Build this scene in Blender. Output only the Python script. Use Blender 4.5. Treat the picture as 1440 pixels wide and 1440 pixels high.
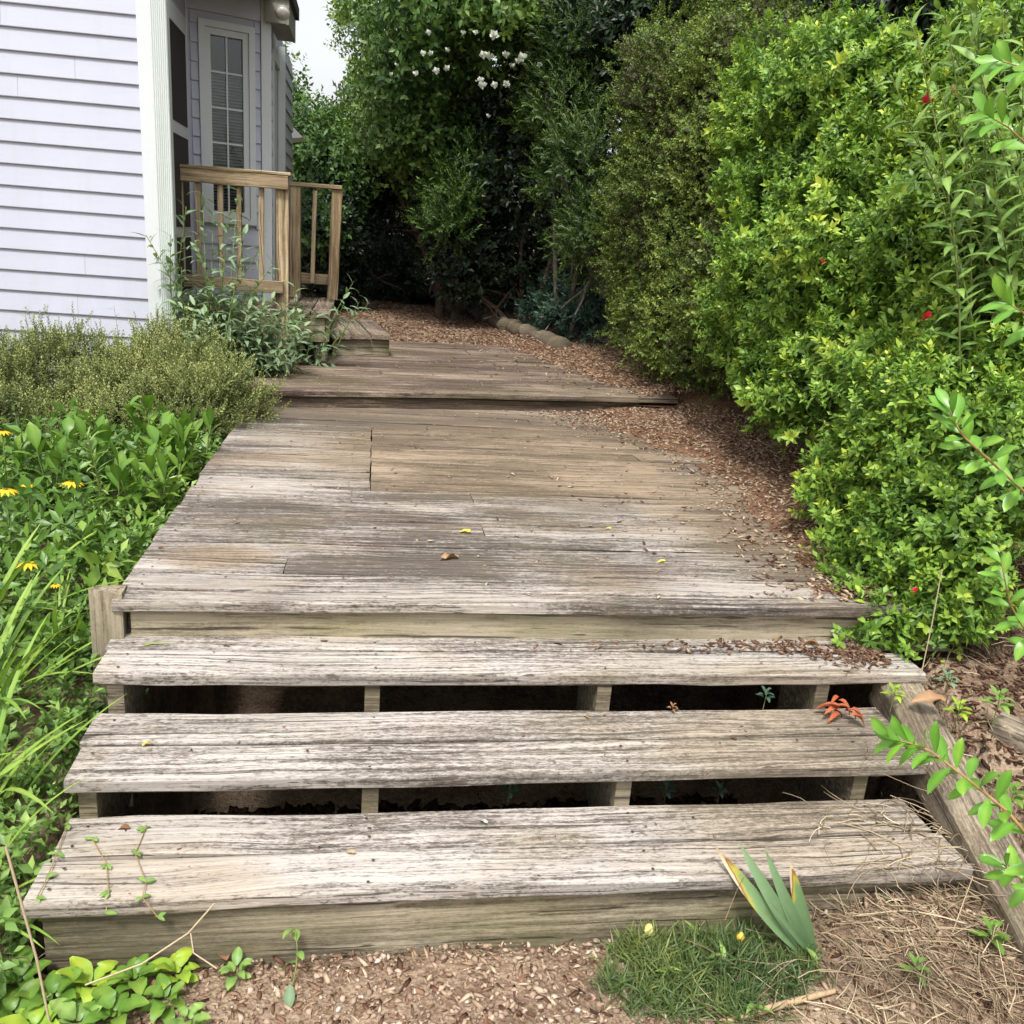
import bpy, math, random
import numpy as np
from mathutils import Vector, Matrix

for o in list(bpy.data.objects):
    bpy.data.objects.remove(o)
sc = bpy.context.scene
col = sc.collection
R = math.radians

# ------------------------------------------------------------------ camera
F, PIT, ROL, YAW, CAM = 1250.0, R(17.0), R(4.5), R(9.6), np.array([0, 0, 1.71])
fw = np.array([math.sin(YAW) * math.cos(PIT), math.cos(YAW) * math.cos(PIT), -math.sin(PIT)])
rt = np.array([math.cos(YAW), -math.sin(YAW), 0.0])
up = np.cross(rt, fw)
r2 = math.cos(ROL) * rt + math.sin(ROL) * up
u2 = -math.sin(ROL) * rt + math.cos(ROL) * up
cd = bpy.data.cameras.new('camera')
cd.sensor_width = 36
cd.lens = 36 * F / 1440
cd.clip_end = 500
cd.clip_start = 0.05
co = bpy.data.objects.new('camera', cd)
col.objects.link(co)
co.matrix_world = Matrix(((r2[0], u2[0], -fw[0], CAM[0]), (r2[1], u2[1], -fw[1], CAM[1]), (r2[2], u2[2], -fw[2], CAM[2]), (0, 0, 0, 1)))
sc.camera = co

# ------------------------------------------------------------------ sky, sun, exposure
SUN_AZ, SUN_EL = R(200), R(60)          # behind and to the left of the camera, veiled by thin cloud
w = bpy.data.worlds.new('World')
sc.world = w
w.use_nodes = True
nt = w.node_tree
sky = nt.nodes.new('ShaderNodeTexSky')
sky.sky_type = 'NISHITA'
sky.sun_disc = False
sky.sun_elevation = SUN_EL
sky.sun_rotation = SUN_AZ
sky.dust_density = 4
hs = nt.nodes.new('ShaderNodeHueSaturation')
hs.inputs['Saturation'].default_value = 0.16
hs.inputs['Value'].default_value = 1.3
nt.links.new(sky.outputs[0], hs.inputs['Color'])
bg = nt.nodes['Background']
bg.inputs['Strength'].default_value = 0.15
nt.links.new(hs.outputs[0], bg.inputs['Color'])
sl = bpy.data.lights.new('sun', 'SUN')
sl.energy = 3.1
sl.angle = R(10)
sl.color = (1, 0.975, 0.94)
so = bpy.data.objects.new('sun', sl)
col.objects.link(so)
sd = Vector((math.sin(SUN_AZ) * math.cos(SUN_EL), math.cos(SUN_AZ) * math.cos(SUN_EL), math.sin(SUN_EL)))
so.rotation_euler = sd.to_track_quat('Z', 'Y').to_euler()
so.location = (-4, -4, 9)
vs = sc.view_settings
vs.view_transform = 'Standard'
vs.look = 'None'
vs.gamma = 1
vs.use_curve_mapping = False
vs.exposure = 0.45
sc.cycles.max_bounces = 6
sc.cycles.diffuse_bounces = 3
sc.cycles.transmission_bounces = 4
sc.cycles.glossy_bounces = 2


# ------------------------------------------------------------------ helpers
def ray(x, y):
    d = fw + r2 * (x - 720) / F + u2 * (720 - y) / F
    return d / np.linalg.norm(d)


def atz(x, y, z):
    d = ray(x, y)
    return CAM + d * (z - CAM[2]) / d[2]


def aty(x, y, Y):
    d = ray(x, y)
    return CAM + d * Y / d[1]


def vn(p, f=1.0, s=0.0):
    """cheap smooth noise -1..1 on an (n,3) array"""
    p = np.asarray(p, float) * f + s
    x, y, z = p[..., 0], p[..., 1], p[..., 2]
    return (np.sin(1.7 * x + 2.3 * np.sin(0.9 * y + s) + 1.1) * 0.5 + np.sin(2.1 * y + 1.9 * np.sin(1.3 * z + 2 * s)) * 0.3
            + np.sin(2.6 * z + 2.1 * np.sin(1.1 * x + 0.7)) * 0.3 + np.sin(4.3 * x + 3.1 * y + 2.7 * z + s) * 0.2)


def tag(o, label=None, cat=None, group=None, kind=None):
    if label: o['label'] = label
    if cat: o['category'] = cat
    if group: o['group'] = group
    if kind: o['kind'] = kind
    return o


def mesh(name, V, T, tint=None, smooth=False):
    """V (n,3); T triangles (m,3) or list of polygons"""
    me = bpy.data.meshes.new(name)
    if isinstance(T, np.ndarray):
        V = np.ascontiguousarray(V, dtype=np.float32)
        T = np.ascontiguousarray(T, dtype=np.int32)
        me.vertices.add(len(V))
        me.vertices.foreach_set('co', V.ravel())
        me.loops.add(T.size)
        me.loops.foreach_set('vertex_index', T.ravel())
        me.polygons.add(len(T))
        me.polygons.foreach_set('loop_start', np.arange(0, T.size, T.shape[1], dtype=np.int32))
        me.update(calc_edges=True)
    else:
        me.from_pydata([tuple(v) for v in V], [], T)
        me.update()
    if tint is not None:
        a = me.attributes.new('tint', 'FLOAT', 'POINT')
        a.data.foreach_set('value', np.ascontiguousarray(tint, dtype=np.float32))
    if smooth:
        me.polygons.foreach_set('use_smooth', np.ones(len(me.polygons), dtype=bool))
    return me


MCACHE = {}


def obj(name, me, mat=None, parent=None, loc=None):
    if me is not None and mat is not None and me.materials and me.materials[0] != mat:
        k = (me.name, mat.name)
        if k not in MCACHE:
            MCACHE[k] = me.copy(); MCACHE[k].materials.clear(); MCACHE[k].materials.append(mat)
        me = MCACHE[k]
    o = bpy.data.objects.new(name, me)
    if mat is not None and me is not None and not me.materials:
        me.materials.append(mat)
    if parent: o.parent = parent
    if loc is not None: o.location = loc
    col.objects.link(o)
    return o


def empty(name, loc=(0, 0, 0), label=None, cat=None, group=None):
    o = bpy.data.objects.new(name, None)
    o.empty_display_size = 0.1
    o.location = tuple(float(v) for v in loc)
    col.objects.link(o)
    return tag(o, label, cat, group)


def cat_arrays(parts):
    V, T, C, n = [], [], [], 0
    for v, t, c in parts:
        V.append(v); T.append(t + n); C.append(c); n += len(v)
    return np.concatenate(V), np.concatenate(T), np.concatenate(C)


def box_v(c, s):
    c = np.asarray(c, float); s = np.asarray(s, float) / 2
    return [tuple(c + s * np.array(k)) for k in ((-1, -1, -1), (1, -1, -1), (1, 1, -1), (-1, 1, -1), (-1, -1, 1), (1, -1, 1), (1, 1, 1), (-1, 1, 1))]


BOXF = [(0, 3, 2, 1), (4, 5, 6, 7), (0, 1, 5, 4), (1, 2, 6, 5), (2, 3, 7, 6), (3, 0, 4, 7)]


def boxes(name, lst, mat, parent=None, loc=None, M=None):
    V, Fc = [], []
    for c, s in lst:
        n = len(V); V += box_v(c, s); Fc += [tuple(i + n for i in f) for f in BOXF]
    if M is not None: V = [tuple(M @ Vector(v)) for v in V]
    return obj(name, mesh(name, V, Fc), mat, parent, loc)


def lumber(L, W, T, seed, seg=8, ch=0.005, wob=0.003, flat=False):
    """a plank along X, centred, chamfered and slightly warped"""
    rg = np.random.default_rng(seed)
    xs = np.linspace(-L / 2, L / 2, seg + 1)
    prof = [(-W / 2 + ch, -T / 2), (W / 2 - ch, -T / 2), (W / 2, -T / 2 + ch), (W / 2, T / 2 - ch), (W / 2 - ch, T / 2), (-W / 2 + ch, T / 2), (-W / 2, T / 2 - ch), (-W / 2, -T / 2 + ch)]
    wy = np.convolve(rg.normal(0, wob, seg + 5), np.ones(5) / 5 ** .5, 'valid')
    wz = np.convolve(rg.normal(0, wob * .7, seg + 5), np.ones(5) / 5 ** .5, 'valid')
    V = []
    for i, x in enumerate(xs):
        sk = rg.normal(0, .002) if i in (0, seg) else 0
        for (a, b) in prof:
            e = rg.normal(0, .0012)
            V.append((x + sk * (1 if a > 0 else -1), a + wy[i] + e, b + wz[i] + e * .5))
    Fc = []
    for i in range(seg):
        for k in range(8):
            a, b = i * 8 + k, i * 8 + (k + 1) % 8
            Fc.append((a, a + 8, b + 8, b))
    Fc.append(tuple(range(8)))
    Fc.append(tuple(range(seg * 8 + 7, seg * 8 - 1, -1)))
    return mesh('plank', V, [tuple(reversed(f)) for f in Fc])


def plank(name, parent, mat, x0, x1, y, z, W, T, seed, rz=0.0, rx=0.0, **k):
    """plank whose long axis runs from x0 to x1 (before rz), centre line y, top at z"""
    o = obj(name, lumber(x1 - x0, W, T, seed, **k), mat, parent)
    o.location = ((x0 + x1) / 2, y, z - T / 2)
    o.rotation_euler = (rx, 0, rz)
    return o


def beam(name, parent, mat, A, B, W, T, seed=0, roll=0.0, seg=4, **k):
    """timber from A to B; W is horizontal width, T vertical"""
    A, B = Vector(A), Vector(B)
    d = (B - A)
    x = d.normalized()
    zr = Vector((0, 0, 1)) if abs(x.z) < .95 else Vector((0, -1, 0))
    y = zr.cross(x).normalized(); z = x.cross(y)
    o = obj(name, lumber(d.length, W, T, seed, seg=seg, **k), mat, parent)
    M = Matrix((x, y, z)).transposed().to_4x4()
    M.translation = (A + B) / 2
    o.matrix_basis = M @ Matrix.Rotation(roll, 4, 'X')
    return o


def tube(pts, rad, sides=6):
    pts = np.asarray(pts, float); n = len(pts)
    V = []
    for i, p in enumerate(pts):
        t = pts[min(i + 1, n - 1)] - pts[max(i - 1, 0)]
        t = t / (np.linalg.norm(t) + 1e-9)
        a = np.cross(t, [0.31, 0.87, 0.38]); a /= np.linalg.norm(a) + 1e-9
        b = np.cross(t, a)
        r = rad[i] if hasattr(rad, '__len__') else rad
        for k in range(sides):
            q = 2 * math.pi * k / sides
            V.append(p + r * (a * math.cos(q) + b * math.sin(q)))
    T = []
    for i in range(n - 1):
        for k in range(sides):
            a, b = i * sides + k, i * sides + (k + 1) % sides
            T += [(a, b, b + sides), (a, b + sides, a + sides)]
    return np.array(V), np.array(T), np.full(len(V), .5)


# ------------------------------------------------------------------ materials
def newmat(name):
    m = bpy.data.materials.new(name)
    m.use_nodes = True
    t = m.node_tree
    return m, t, t.nodes['Principled BSDF']


def node(t, k, **kw):
    n = t.nodes.new(k)
    for a, v in kw.items():
        if a in n.inputs: n.inputs[a].default_value = v
        else: setattr(n, a, v)
    return n


def ramp(t, fac, stops):
    n = t.nodes.new('ShaderNodeValToRGB')
    e = n.color_ramp.elements
    while len(e) < len(stops): e.new(0.5)
    for i, (p, c) in enumerate(stops):
        e[i].position = p
        e[i].color = (*c, 1) if len(c) == 3 else c
    t.links.new(fac, n.inputs['Fac'])
    return n.outputs['Color']


def mixc(t, fac, a, b, mode='MIX'):
    n = t.nodes.new('ShaderNodeMix')
    n.data_type = 'RGBA'; n.blend_type = mode
    for s, v in ((0, fac), (6, a), (7, b)):
        if isinstance(v, (int, float)): n.inputs[s].default_value = v
        elif isinstance(v, tuple): n.inputs[s].default_value = (*v, 1) if len(v) == 3 else v
        else: t.links.new(v, n.inputs[s])
    return n.outputs[2]


def mth(t, op, a, b=None, c=None, clamp=False):
    n = t.nodes.new('ShaderNodeMath'); n.operation = op; n.use_clamp = clamp
    for i, v in enumerate((a, b, c)):
        if v is None: continue
        if isinstance(v, (int, float)): n.inputs[i].default_value = v
        else: t.links.new(v, n.inputs[i])
    return n.outputs[0]


def scaled(t, vec, s, off=None):
    n = t.nodes.new('ShaderNodeMapping')
    n.inputs['Scale'].default_value = s
    if off is not None: t.links.new(off, n.inputs['Location'])
    t.links.new(vec, n.inputs['Vector'])
    return n.outputs[0]


def noise(t, vec, scale=1, detail=4, rough=.55, dist=0):
    n = node(t, 'ShaderNodeTexNoise', Scale=scale, Detail=detail, Roughness=rough, Distortion=dist)
    t.links.new(vec, n.inputs['Vector'])
    return n.outputs['Fac']


def mrange(t, v, a, b, c=0., d=1.):
    n = node(t, 'ShaderNodeMapRange')
    for i, q in enumerate((a, b, c, d)): n.inputs[i + 1].default_value = q
    t.links.new(v, n.inputs[0])
    return n.outputs[0]


def bump(t, p, h, strength=.5, dist=.005):
    n = node(t, 'ShaderNodeBump', Strength=strength, Distance=dist)
    t.links.new(h, n.inputs['Height'])
    t.links.new(n.outputs[0], p.inputs['Normal'])


def wood(name, dark, mid, pale, tan, pale_bias=.5, tan_amt=.3, speck=.5, stain=1.0, stain_col=(.05, .042, .036), green=0.0, rough=.85, world_pale=None, fine=1.0, world_tan=None, edge=.55, soft=(.22, .80)):
    m, t, p = newmat(name)
    tc = t.nodes.new('ShaderNodeTexCoord')
    oi = t.nodes.new('ShaderNodeObjectInfo')
    ge = t.nodes.new('ShaderNodeNewGeometry')
    cx = t.nodes.new('ShaderNodeCombineXYZ')
    for i, k in enumerate((37., 11., 23.)):
        t.links.new(mth(t, 'MULTIPLY', oi.outputs['Random'], k), cx.inputs[i])
    oc = t.nodes.new('ShaderNodeVectorMath'); oc.operation = 'ADD'
    t.links.new(tc.outputs['Object'], oc.inputs[0]); t.links.new(cx.outputs[0], oc.inputs[1])
    o = oc.outputs[0]
    P = ge.outputs['Position']
    # wavy grain: distort across-grain coordinate with a slow noise -> cathedral figures and knots
    warp = noise(t, scaled(t, o, (1.3, 5, 5)), 1, 3, .5)
    wv = t.nodes.new('ShaderNodeVectorMath'); wv.operation = 'MULTIPLY_ADD'
    t.links.new(o, wv.inputs[0]); wv.inputs[1].default_value = (1, 1, 1)
    wx = t.nodes.new('ShaderNodeCombineXYZ')
    t.links.new(mth(t, 'MULTIPLY', warp, .09), wx.inputs[1])
    t.links.new(wx.outputs[0], wv.inputs[2])
    g1 = noise(t, scaled(t, wv.outputs[0], (1.6, 95 * fine, 95 * fine)), 1, 5, .62)
    g2 = noise(t, scaled(t, wv.outputs[0], (5, 310 * fine, 310 * fine)), 1, 3, .6)
    sp = noise(t, scaled(t, o, (28, 95, 60)), 1, 6, .72, .6)       # flaking of the silvered surface
    blot = noise(t, scaled(t, P, (1.15, 2.6, 1.5)), 1, 5, .6, .4)   # weather stains that run across boards
    pb = noise(t, scaled(t, o, (1.1, 7, 3)), 1, 3, .5)              # within one board
    ct = lambda v, k: mth(t, 'MULTIPLY', mth(t, 'SUBTRACT', v, .5), k)
    add = lambda *q: q[0] if len(q) == 1 else mth(t, 'ADD', q[0], add(*q[1:]))
    sp2 = noise(t, scaled(t, o, (75, 210, 150)), 1, 4, .7, .5)
    rgh = noise(t, scaled(t, o, (7, 55, 30)), 1, 5, .7, 1.0)
    a = add(ct(blot, 2.2 * stain), ct(pb, 1.1), ct(oi.outputs['Random'], .42), mth(t, 'ADD', pale_bias, 0))
    if world_pale:
        s = t.nodes.new('ShaderNodeSeparateXYZ'); t.links.new(P, s.inputs[0])
        for (cxp, cyp, rx, ry, amt) in world_pale:      # worn or stained patches with a place of their own on the boards
            dx = mth(t, 'DIVIDE', mth(t, 'SUBTRACT', s.outputs[0], cxp), rx)
            dy = mth(t, 'DIVIDE', mth(t, 'SUBTRACT', s.outputs[1], cyp), ry)
            dd = mth(t, 'ADD', mth(t, 'MULTIPLY', dx, dx), mth(t, 'MULTIPLY', dy, dy))
            dd = mth(t, 'ADD', dd, ct(blot, 1.6))
            a = mth(t, 'ADD', a, mrange(t, dd, 0.1, 1.3, amt, 0))
    fl = add(a, ct(sp, 2.2 * speck), ct(sp2, 1.6 * speck), ct(g1, 1.6), ct(rgh, 1.0))
    mask = mrange(t, fl, *soft)
    gg = add(ct(g1, 1.6), ct(g2, 1.0), ct(sp2, .5), mth(t, 'ADD', .5, 0))
    lo = ramp(t, gg, [(.15, dark), (.85, mid)])
    hi = ramp(t, gg, [(.1, tuple(.55 * x + .25 * y for x, y in zip(mid, pale))), (.55, tuple(.8 * y for y in pale)), (.9, pale)])
    tn = noise(t, scaled(t, P, (1.9, 3.7, 2), None), 1, 3, .5)
    tf = mrange(t, tn, .5, .72, 0, tan_amt)
    if world_tan:
        s_ = t.nodes.new('ShaderNodeSeparateXYZ'); t.links.new(P, s_.inputs[0])
        for (cxp, cyp, rx, ry, amt) in world_tan:       # warm worn areas spanning several boards
            dx = mth(t, 'DIVIDE', mth(t, 'SUBTRACT', s_.outputs[0], cxp), rx)
            dy = mth(t, 'DIVIDE', mth(t, 'SUBTRACT', s_.outputs[1], cyp), ry)
            dd = add(mth(t, 'MULTIPLY', dx, dx), mth(t, 'MULTIPLY', dy, dy), ct(tn, 1.5), ct(g1, .8))
            tf = mth(t, 'MAXIMUM', tf, mrange(t, dd, .2, 1.25, amt, 0))
    hi = mixc(t, tf, hi, ramp(t, gg, [(.1, tuple(x * .5 for x in tan)), (.9, tan)]))
    c = mixc(t, mask, lo, hi)
    if world_tan: c = mixc(t, mth(t, 'MULTIPLY', tf, .55), c, ramp(t, gg, [(.1, tuple(x * .3 for x in tan)), (.9, tuple(x * .85 for x in tan))]))
    # long open checks along the grain
    crk = mrange(t, noise(t, scaled(t, wv.outputs[0], (1.1, 120 * fine, 120 * fine)), 1, 2, .5), .335, .375, 1, 0)
    c = mixc(t, mth(t, 'MULTIPLY', crk, .8), c, tuple(x * .6 for x in dark))
    sg_ = t.nodes.new('ShaderNodeSeparateXYZ'); t.links.new(tc.outputs['Generated'], sg_.inputs[0])
    ed = mth(t, 'ABSOLUTE', mth(t, 'SUBTRACT', sg_.outputs[1], .5))
    ed = mrange(t, add(ed, ct(rgh, .10), ct(sp, .06)), .425, .50, 0, edge)       # dirt along the board edges
    c = mixc(t, ed, c, tuple(x * .9 for x in dark))
    st = mrange(t, add(noise(t, scaled(t, P, (1.7, 4.2, 3)), 1, 4, .6), ct(pb, .3)), .55, .74, 0, .6 * stain)
    st = mth(t, 'MULTIPLY', st, mrange(t, add(sp, ct(g1, .8)), .36, .58))
    c = mixc(t, st, c, stain_col)
    if green > 0:
        gr = mrange(t, noise(t, scaled(t, P, (2.2, 3, 5)), 1, 4, .6), .42, .68, 0, green)
        c = mixc(t, gr, c, (.13, .125, .04))
    t.links.new(c, p.inputs['Base Color'])
    p.inputs['Roughness'].default_value = rough
    p.inputs['Specular IOR Level'].default_value = .25
    h = add(mth(t, 'MULTIPLY', g1, .9), mth(t, 'MULTIPLY', g2, .3), mth(t, 'MULTIPLY', mask, .25), mth(t, 'MULTIPLY', crk, -.8))
    bump(t, p, h, .7, .004)
    return m


W_TREAD = wood('weathered_tread_wood', (.05, .042, .036), (.20, .165, .138), (.51, .465, .42), (.42, .325, .21), pale_bias=.50, tan_amt=.45, speck=1.15, stain=.6, stain_col=(.075, .06, .05), green=.12,
               world_pale=[(-.5, 1.84, .45, .2, .32), (-.45, 2.12, .4, .16, .25), (1.25, 2.45, .5, .16, .28), (-.3, 2.5, .5, .2, .2), (.3, 2.0, .6, .10, -.22)], world_tan=[(1.3, 2.2, .6, .25, .5), (1.3, 1.9, .5, .2, .45)])
W_DECK = wood('weathered_deck_wood', (.035, .030, .027), (.155, .125, .103), (.45, .405, .36), (.35, .25, .155), pale_bias=.42, tan_amt=.5, speck=.85, stain=1.0, stain_col=(.06, .048, .04), green=.15,
              world_pale=[(.3, 2.68, 1.8, .16, .25), (-.5, 2.85, .3, .25, .25), (-.4, 4.15, .35, .3, .25), (-.1, 3.5, .7, .3, -.18), (.4, 5.5, 1.6, .35, -.22), (1.6, 3.3, .3, .5, -.15)],
              world_tan=[(.8, 4.7, 1.25, 1.0, .9), (1.7, 3.6, .5, .9, .75), (-.5, 2.95, .2, .12, .7), (.3, 5.6, 1.5, .4, .6), (-.5, 4.35, .3, .12, .6)])
W_PATCH = wood('newer_deck_wood', (.055, .042, .030), (.18, .130, .088), (.37, .285, .20), (.37, .28, .175), pale_bias=.44, tan_amt=.3, speck=.6, stain=.7, stain_col=(.08, .058, .044), green=.12)
W_UPPER = wood('upper_deck_wood', (.03, .022, .019), (.14, .095, .072), (.35, .275, .21), (.34, .25, .14), pale_bias=.34, tan_amt=.4, speck=.55, stain=.8, stain_col=(.055, .036, .032), green=.2)
W_RISER = wood('riser_wood', (.06, .05, .034), (.23, .19, .125), (.42, .36, .26), (.33, .28, .15), pale_bias=.52, tan_amt=.35, speck=.4, stain=.5, green=.4, stain_col=(.06, .05, .035), fine=.6)
W_RAIL = wood('railing_wood', (.11, .075, .04), (.32, .225, .125), (.54, .42, .27), (.42, .30, .15), pale_bias=.56, tan_amt=.4, speck=.3, stain=.35, green=.2, stain_col=(.14, .10, .06), fine=.5)
W_STRING = wood('stringer_wood', (.05, .04, .03), (.15, .12, .085), (.28, .235, .17), (.25, .19, .10), pale_bias=.36, tan_amt=.3, speck=.4, stain=.6, green=.3, fine=.6)
W_TIMBER = wood('landscape_timber_wood', (.06, .048, .034), (.19, .145, .10), (.36, .30, .225), (.32, .24, .14), pale_bias=.36, tan_amt=.4, speck=.8, stain=.9, green=.25, fine=.6)
W_POST = wood('post_wood', (.07, .052, .034), (.24, .19, .125), (.42, .36, .27), (.36, .28, .16), pale_bias=.42, tan_amt=.4, speck=.4, stain=.6, green=.3, fine=.5)


def leafmat(name, stops, rough=.42, trans=.28, jit=.25, spec=.35, blem=.35):
    m, t, p = newmat(name)
    at = node(t, 'ShaderNodeAttribute', attribute_name='tint')
    oi = t.nodes.new('ShaderNodeObjectInfo')
    ge = t.nodes.new('ShaderNodeNewGeometry')
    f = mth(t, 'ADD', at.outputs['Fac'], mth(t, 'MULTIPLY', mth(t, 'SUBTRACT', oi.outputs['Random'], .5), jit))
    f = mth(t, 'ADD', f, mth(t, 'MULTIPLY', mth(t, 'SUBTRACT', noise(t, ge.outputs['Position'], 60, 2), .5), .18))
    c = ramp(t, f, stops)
    if blem:
        bs = mrange(t, noise(t, ge.outputs['Position'], 42, 5, .7), .60, .70, 0, blem)
        c = mixc(t, bs, c, (.20, .13, .045))
    t.links.new(c, p.inputs['Base Color'])
    p.inputs['Roughness'].default_value = rough
    p.inputs['Specular IOR Level'].default_value = spec
    tr = t.nodes.new('ShaderNodeBsdfTranslucent')
    t.links.new(mixc(t, 1.0, c, (1.0, 1.0, .55), 'MULTIPLY'), tr.inputs['Color'])
    mx = t.nodes.new('ShaderNodeMixShader')
    mx.inputs[0].default_value = trans
    out = t.nodes['Material Output']
    t.links.new(p.outputs[0], mx.inputs[1]); t.links.new(tr.outputs[0], mx.inputs[2])
    t.links.new(mx.outputs[0], out.inputs['Surface'])
    return m


L_AZ = leafmat('azalea_leaf', [(0, (0.063, 0.124, 0.023)), (.4, (0.134, 0.261, 0.039)), (.7, (0.268, 0.420, 0.058)), (1, (0.588, 0.651, 0.091))])
L_OLIVE = leafmat('holly_hedge_leaf', [(0, (0.089, 0.071, 0.039)), (.25, (0.081, 0.134, 0.028)), (.6, (0.178, 0.248, 0.045)), (1, (0.356, 0.412, 0.090))], rough=.5)
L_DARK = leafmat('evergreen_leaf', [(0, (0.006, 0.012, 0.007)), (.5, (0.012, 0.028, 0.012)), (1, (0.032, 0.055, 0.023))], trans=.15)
L_TREE = leafmat('tree_leaf', [(0, (0.029, 0.068, 0.020)), (.5, (0.065, 0.137, 0.030)), (1, (0.176, 0.273, 0.060))])
L_SPRUCE = leafmat('fern_green_leaf', [(0, (0.032, 0.062, 0.013)), (.5, (0.068, 0.123, 0.025)), (1, (0.172, 0.237, 0.041))])
L_SHRUB = leafmat('bright_shrub_leaf', [(0, (.05, .10, .02)), (.5, (.13, .23, .035)), (1, (.28, .38, .06))])
L_WEED = leafmat('weed_leaf', [(0, (0.086, 0.164, 0.042)), (.5, (0.173, 0.302, 0.072)), (1, (0.374, 0.504, 0.132))], trans=.3)
L_GREY = leafmat('grey_green_leaf', [(0, (0.075, 0.128, 0.069)), (.5, (0.163, 0.250, 0.140)), (1, (0.338, 0.442, 0.239))], rough=.6)
L_BLUE = leafmat('blue_green_leaf', [(0, (0.019, 0.048, 0.034)), (.5, (0.048, 0.096, 0.067)), (1, (0.115, 0.192, 0.125))], rough=.45)
L_HEATH = leafmat('heath_leaf', [(0, (0.126, 0.113, 0.070)), (.3, (0.116, 0.147, 0.047)), (.65, (0.199, 0.237, 0.070)), (1, (0.356, 0.384, 0.141))], rough=.6, trans=.2)
L_BROAD = leafmat('broad_leaf', [(0, (0.049, 0.108, 0.020)), (.5, (0.111, 0.226, 0.032)), (1, (0.265, 0.379, 0.063))], rough=.38)
L_LIME = leafmat('lime_leaf', [(0, (.10, .22, .03)), (.5, (.24, .38, .04)), (1, (.48, .56, .06))], rough=.45)
L_STRAP = leafmat('strap_leaf', [(0, (0.088, 0.172, 0.030)), (.5, (0.163, 0.299, 0.045)), (1, (0.375, 0.460, 0.090))], rough=.42)
L_GRASS = leafmat('mondo_grass_blade', [(0, (0.041, 0.079, 0.033)), (.5, (0.100, 0.157, 0.050)), (1, (0.265, 0.288, 0.080))], rough=.5)
L_GLOSS = leafmat('glossy_young_leaf', [(0, (0.069, 0.196, 0.029)), (.5, (0.161, 0.356, 0.046)), (1, (0.414, 0.598, 0.069))], rough=.33, spec=.5)
L_DEAD = leafmat('dead_leaf', [(0, (.07, .03, .018)), (.4, (.20, .095, .05)), (.75, (.38, .24, .13)), (1, (.60, .47, .32))], rough=.75, trans=.12, spec=.2)
L_STRAW = leafmat('straw', [(0, (.16, .11, .07)), (.5, (.38, .29, .18)), (1, (.62, .52, .36))], rough=.75, trans=.1, spec=.2)
L_YELLOW = leafmat('yellow_leaf', [(0, (.55, .36, .04)), (.5, (.72, .55, .06)), (1, (.78, .70, .22))], rough=.55, trans=.2, jit=.1, blem=0)
L_PETALY = leafmat('yellow_petal', [(0, (.62, .30, .01)), (.5, (.80, .45, .01)), (1, (.86, .60, .05))], rough=.5, jit=.2, blem=0)
L_PETALW = leafmat('white_petal', [(0, (.45, .48, .40)), (.5, (.62, .64, .58)), (1, (.74, .75, .70))], rough=.6, blem=0)
L_PETALR = leafmat('red_petal', [(0, (.45, .01, .03)), (.5, (.70, .02, .06)), (1, (.78, .10, .10))], rough=.5, blem=0)
L_PETALP = leafmat('peach_petal', [(0, (.70, .30, .10)), (.5, (.80, .48, .22)), (1, (.85, .65, .4))], rough=.5, blem=0)


def plain(name, c, rough=.6, spec=.3, nscale=0, namt=.3, bscale=0, bstr=.3):
    m, t, p = newmat(name)
    p.inputs['Roughness'].default_value = rough
    p.inputs['Specular IOR Level'].default_value = spec
    p.inputs['Base Color'].default_value = (*c, 1)
    ge = t.nodes.new('ShaderNodeNewGeometry')
    if nscale:
        n = noise(t, ge.outputs['Position'], nscale, 5, .65)
        k = mrange(t, n, .3, .7, 1 - namt, 1 + namt)
        v = t.nodes.new('ShaderNodeVectorMath'); v.operation = 'SCALE'
        v.inputs[0].default_value = c; t.links.new(k, v.inputs['Scale'])
        t.links.new(v.outputs[0], p.inputs['Base Color'])
    if bscale:
        bump(t, p, noise(t, ge.outputs['Position'], bscale, 5, .6), bstr, .01)
    return m


BARK = plain('bark', (.10, .075, .055), .9, .1, 14, .5, 40, .6)
BARK_G = plain('grey_bark', (.17, .15, .125), .9, .1, 14, .4, 40, .6)
TWIG = plain('green_stem', (.16, .20, .06), .6, .2, 30, .4)
TWIG_R = plain('tan_stem', (.30, .19, .08), .6, .2, 30, .3)
DARKBARK = plain('dark_twigs', (.045, .033, .024), .95, .1, 20, .5)


def vinyl(name, c):
    m, t, p = newmat(name)
    ge = t.nodes.new('ShaderNodeNewGeometry')
    n = noise(t, scaled(t, ge.outputs['Position'], (1.2, 1.2, .5)), 1.5, 4, .6)
    n2 = noise(t, scaled(t, ge.outputs['Position'], (6, 6, 60)), 1, 4, .6)
    d = mrange(t, n2, .5, .85, 0, .12)
    k = mixc(t, mrange(t, n, .3, .7), tuple(x * .93 for x in c), c)
    sz = t.nodes.new('ShaderNodeSeparateXYZ'); t.links.new(ge.outputs['Position'], sz.inputs[0])
    gm = mth(t, 'MULTIPLY', mrange(t, sz.outputs[2], 1.7, .7, 0, 1), mrange(t, noise(t, scaled(t, ge.outputs['Position'], (9, 9, 3)), 1, 5, .7), .42, .75, 0, .5))
    st = mth(t, 'MULTIPLY', mrange(t, noise(t, scaled(t, ge.outputs['Position'], (14, 14, .9)), 1, 5, .65), .52, .75, 0, .22), 1.0)
    k = mixc(t, mth(t, 'MAXIMUM', gm, st), k, (.30, .31, .25))
    t.links.new(mixc(t, d, k, tuple(x * .6 for x in c)), p.inputs['Base Color'])
    p.inputs['Roughness'].default_value = .5
    p.inputs['Specular IOR Level'].default_value = .3
    bump(t, p, noise(t, scaled(t, ge.outputs['Position'], (8, 8, 120)), 1, 3), .08, .002)
    return m


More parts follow.
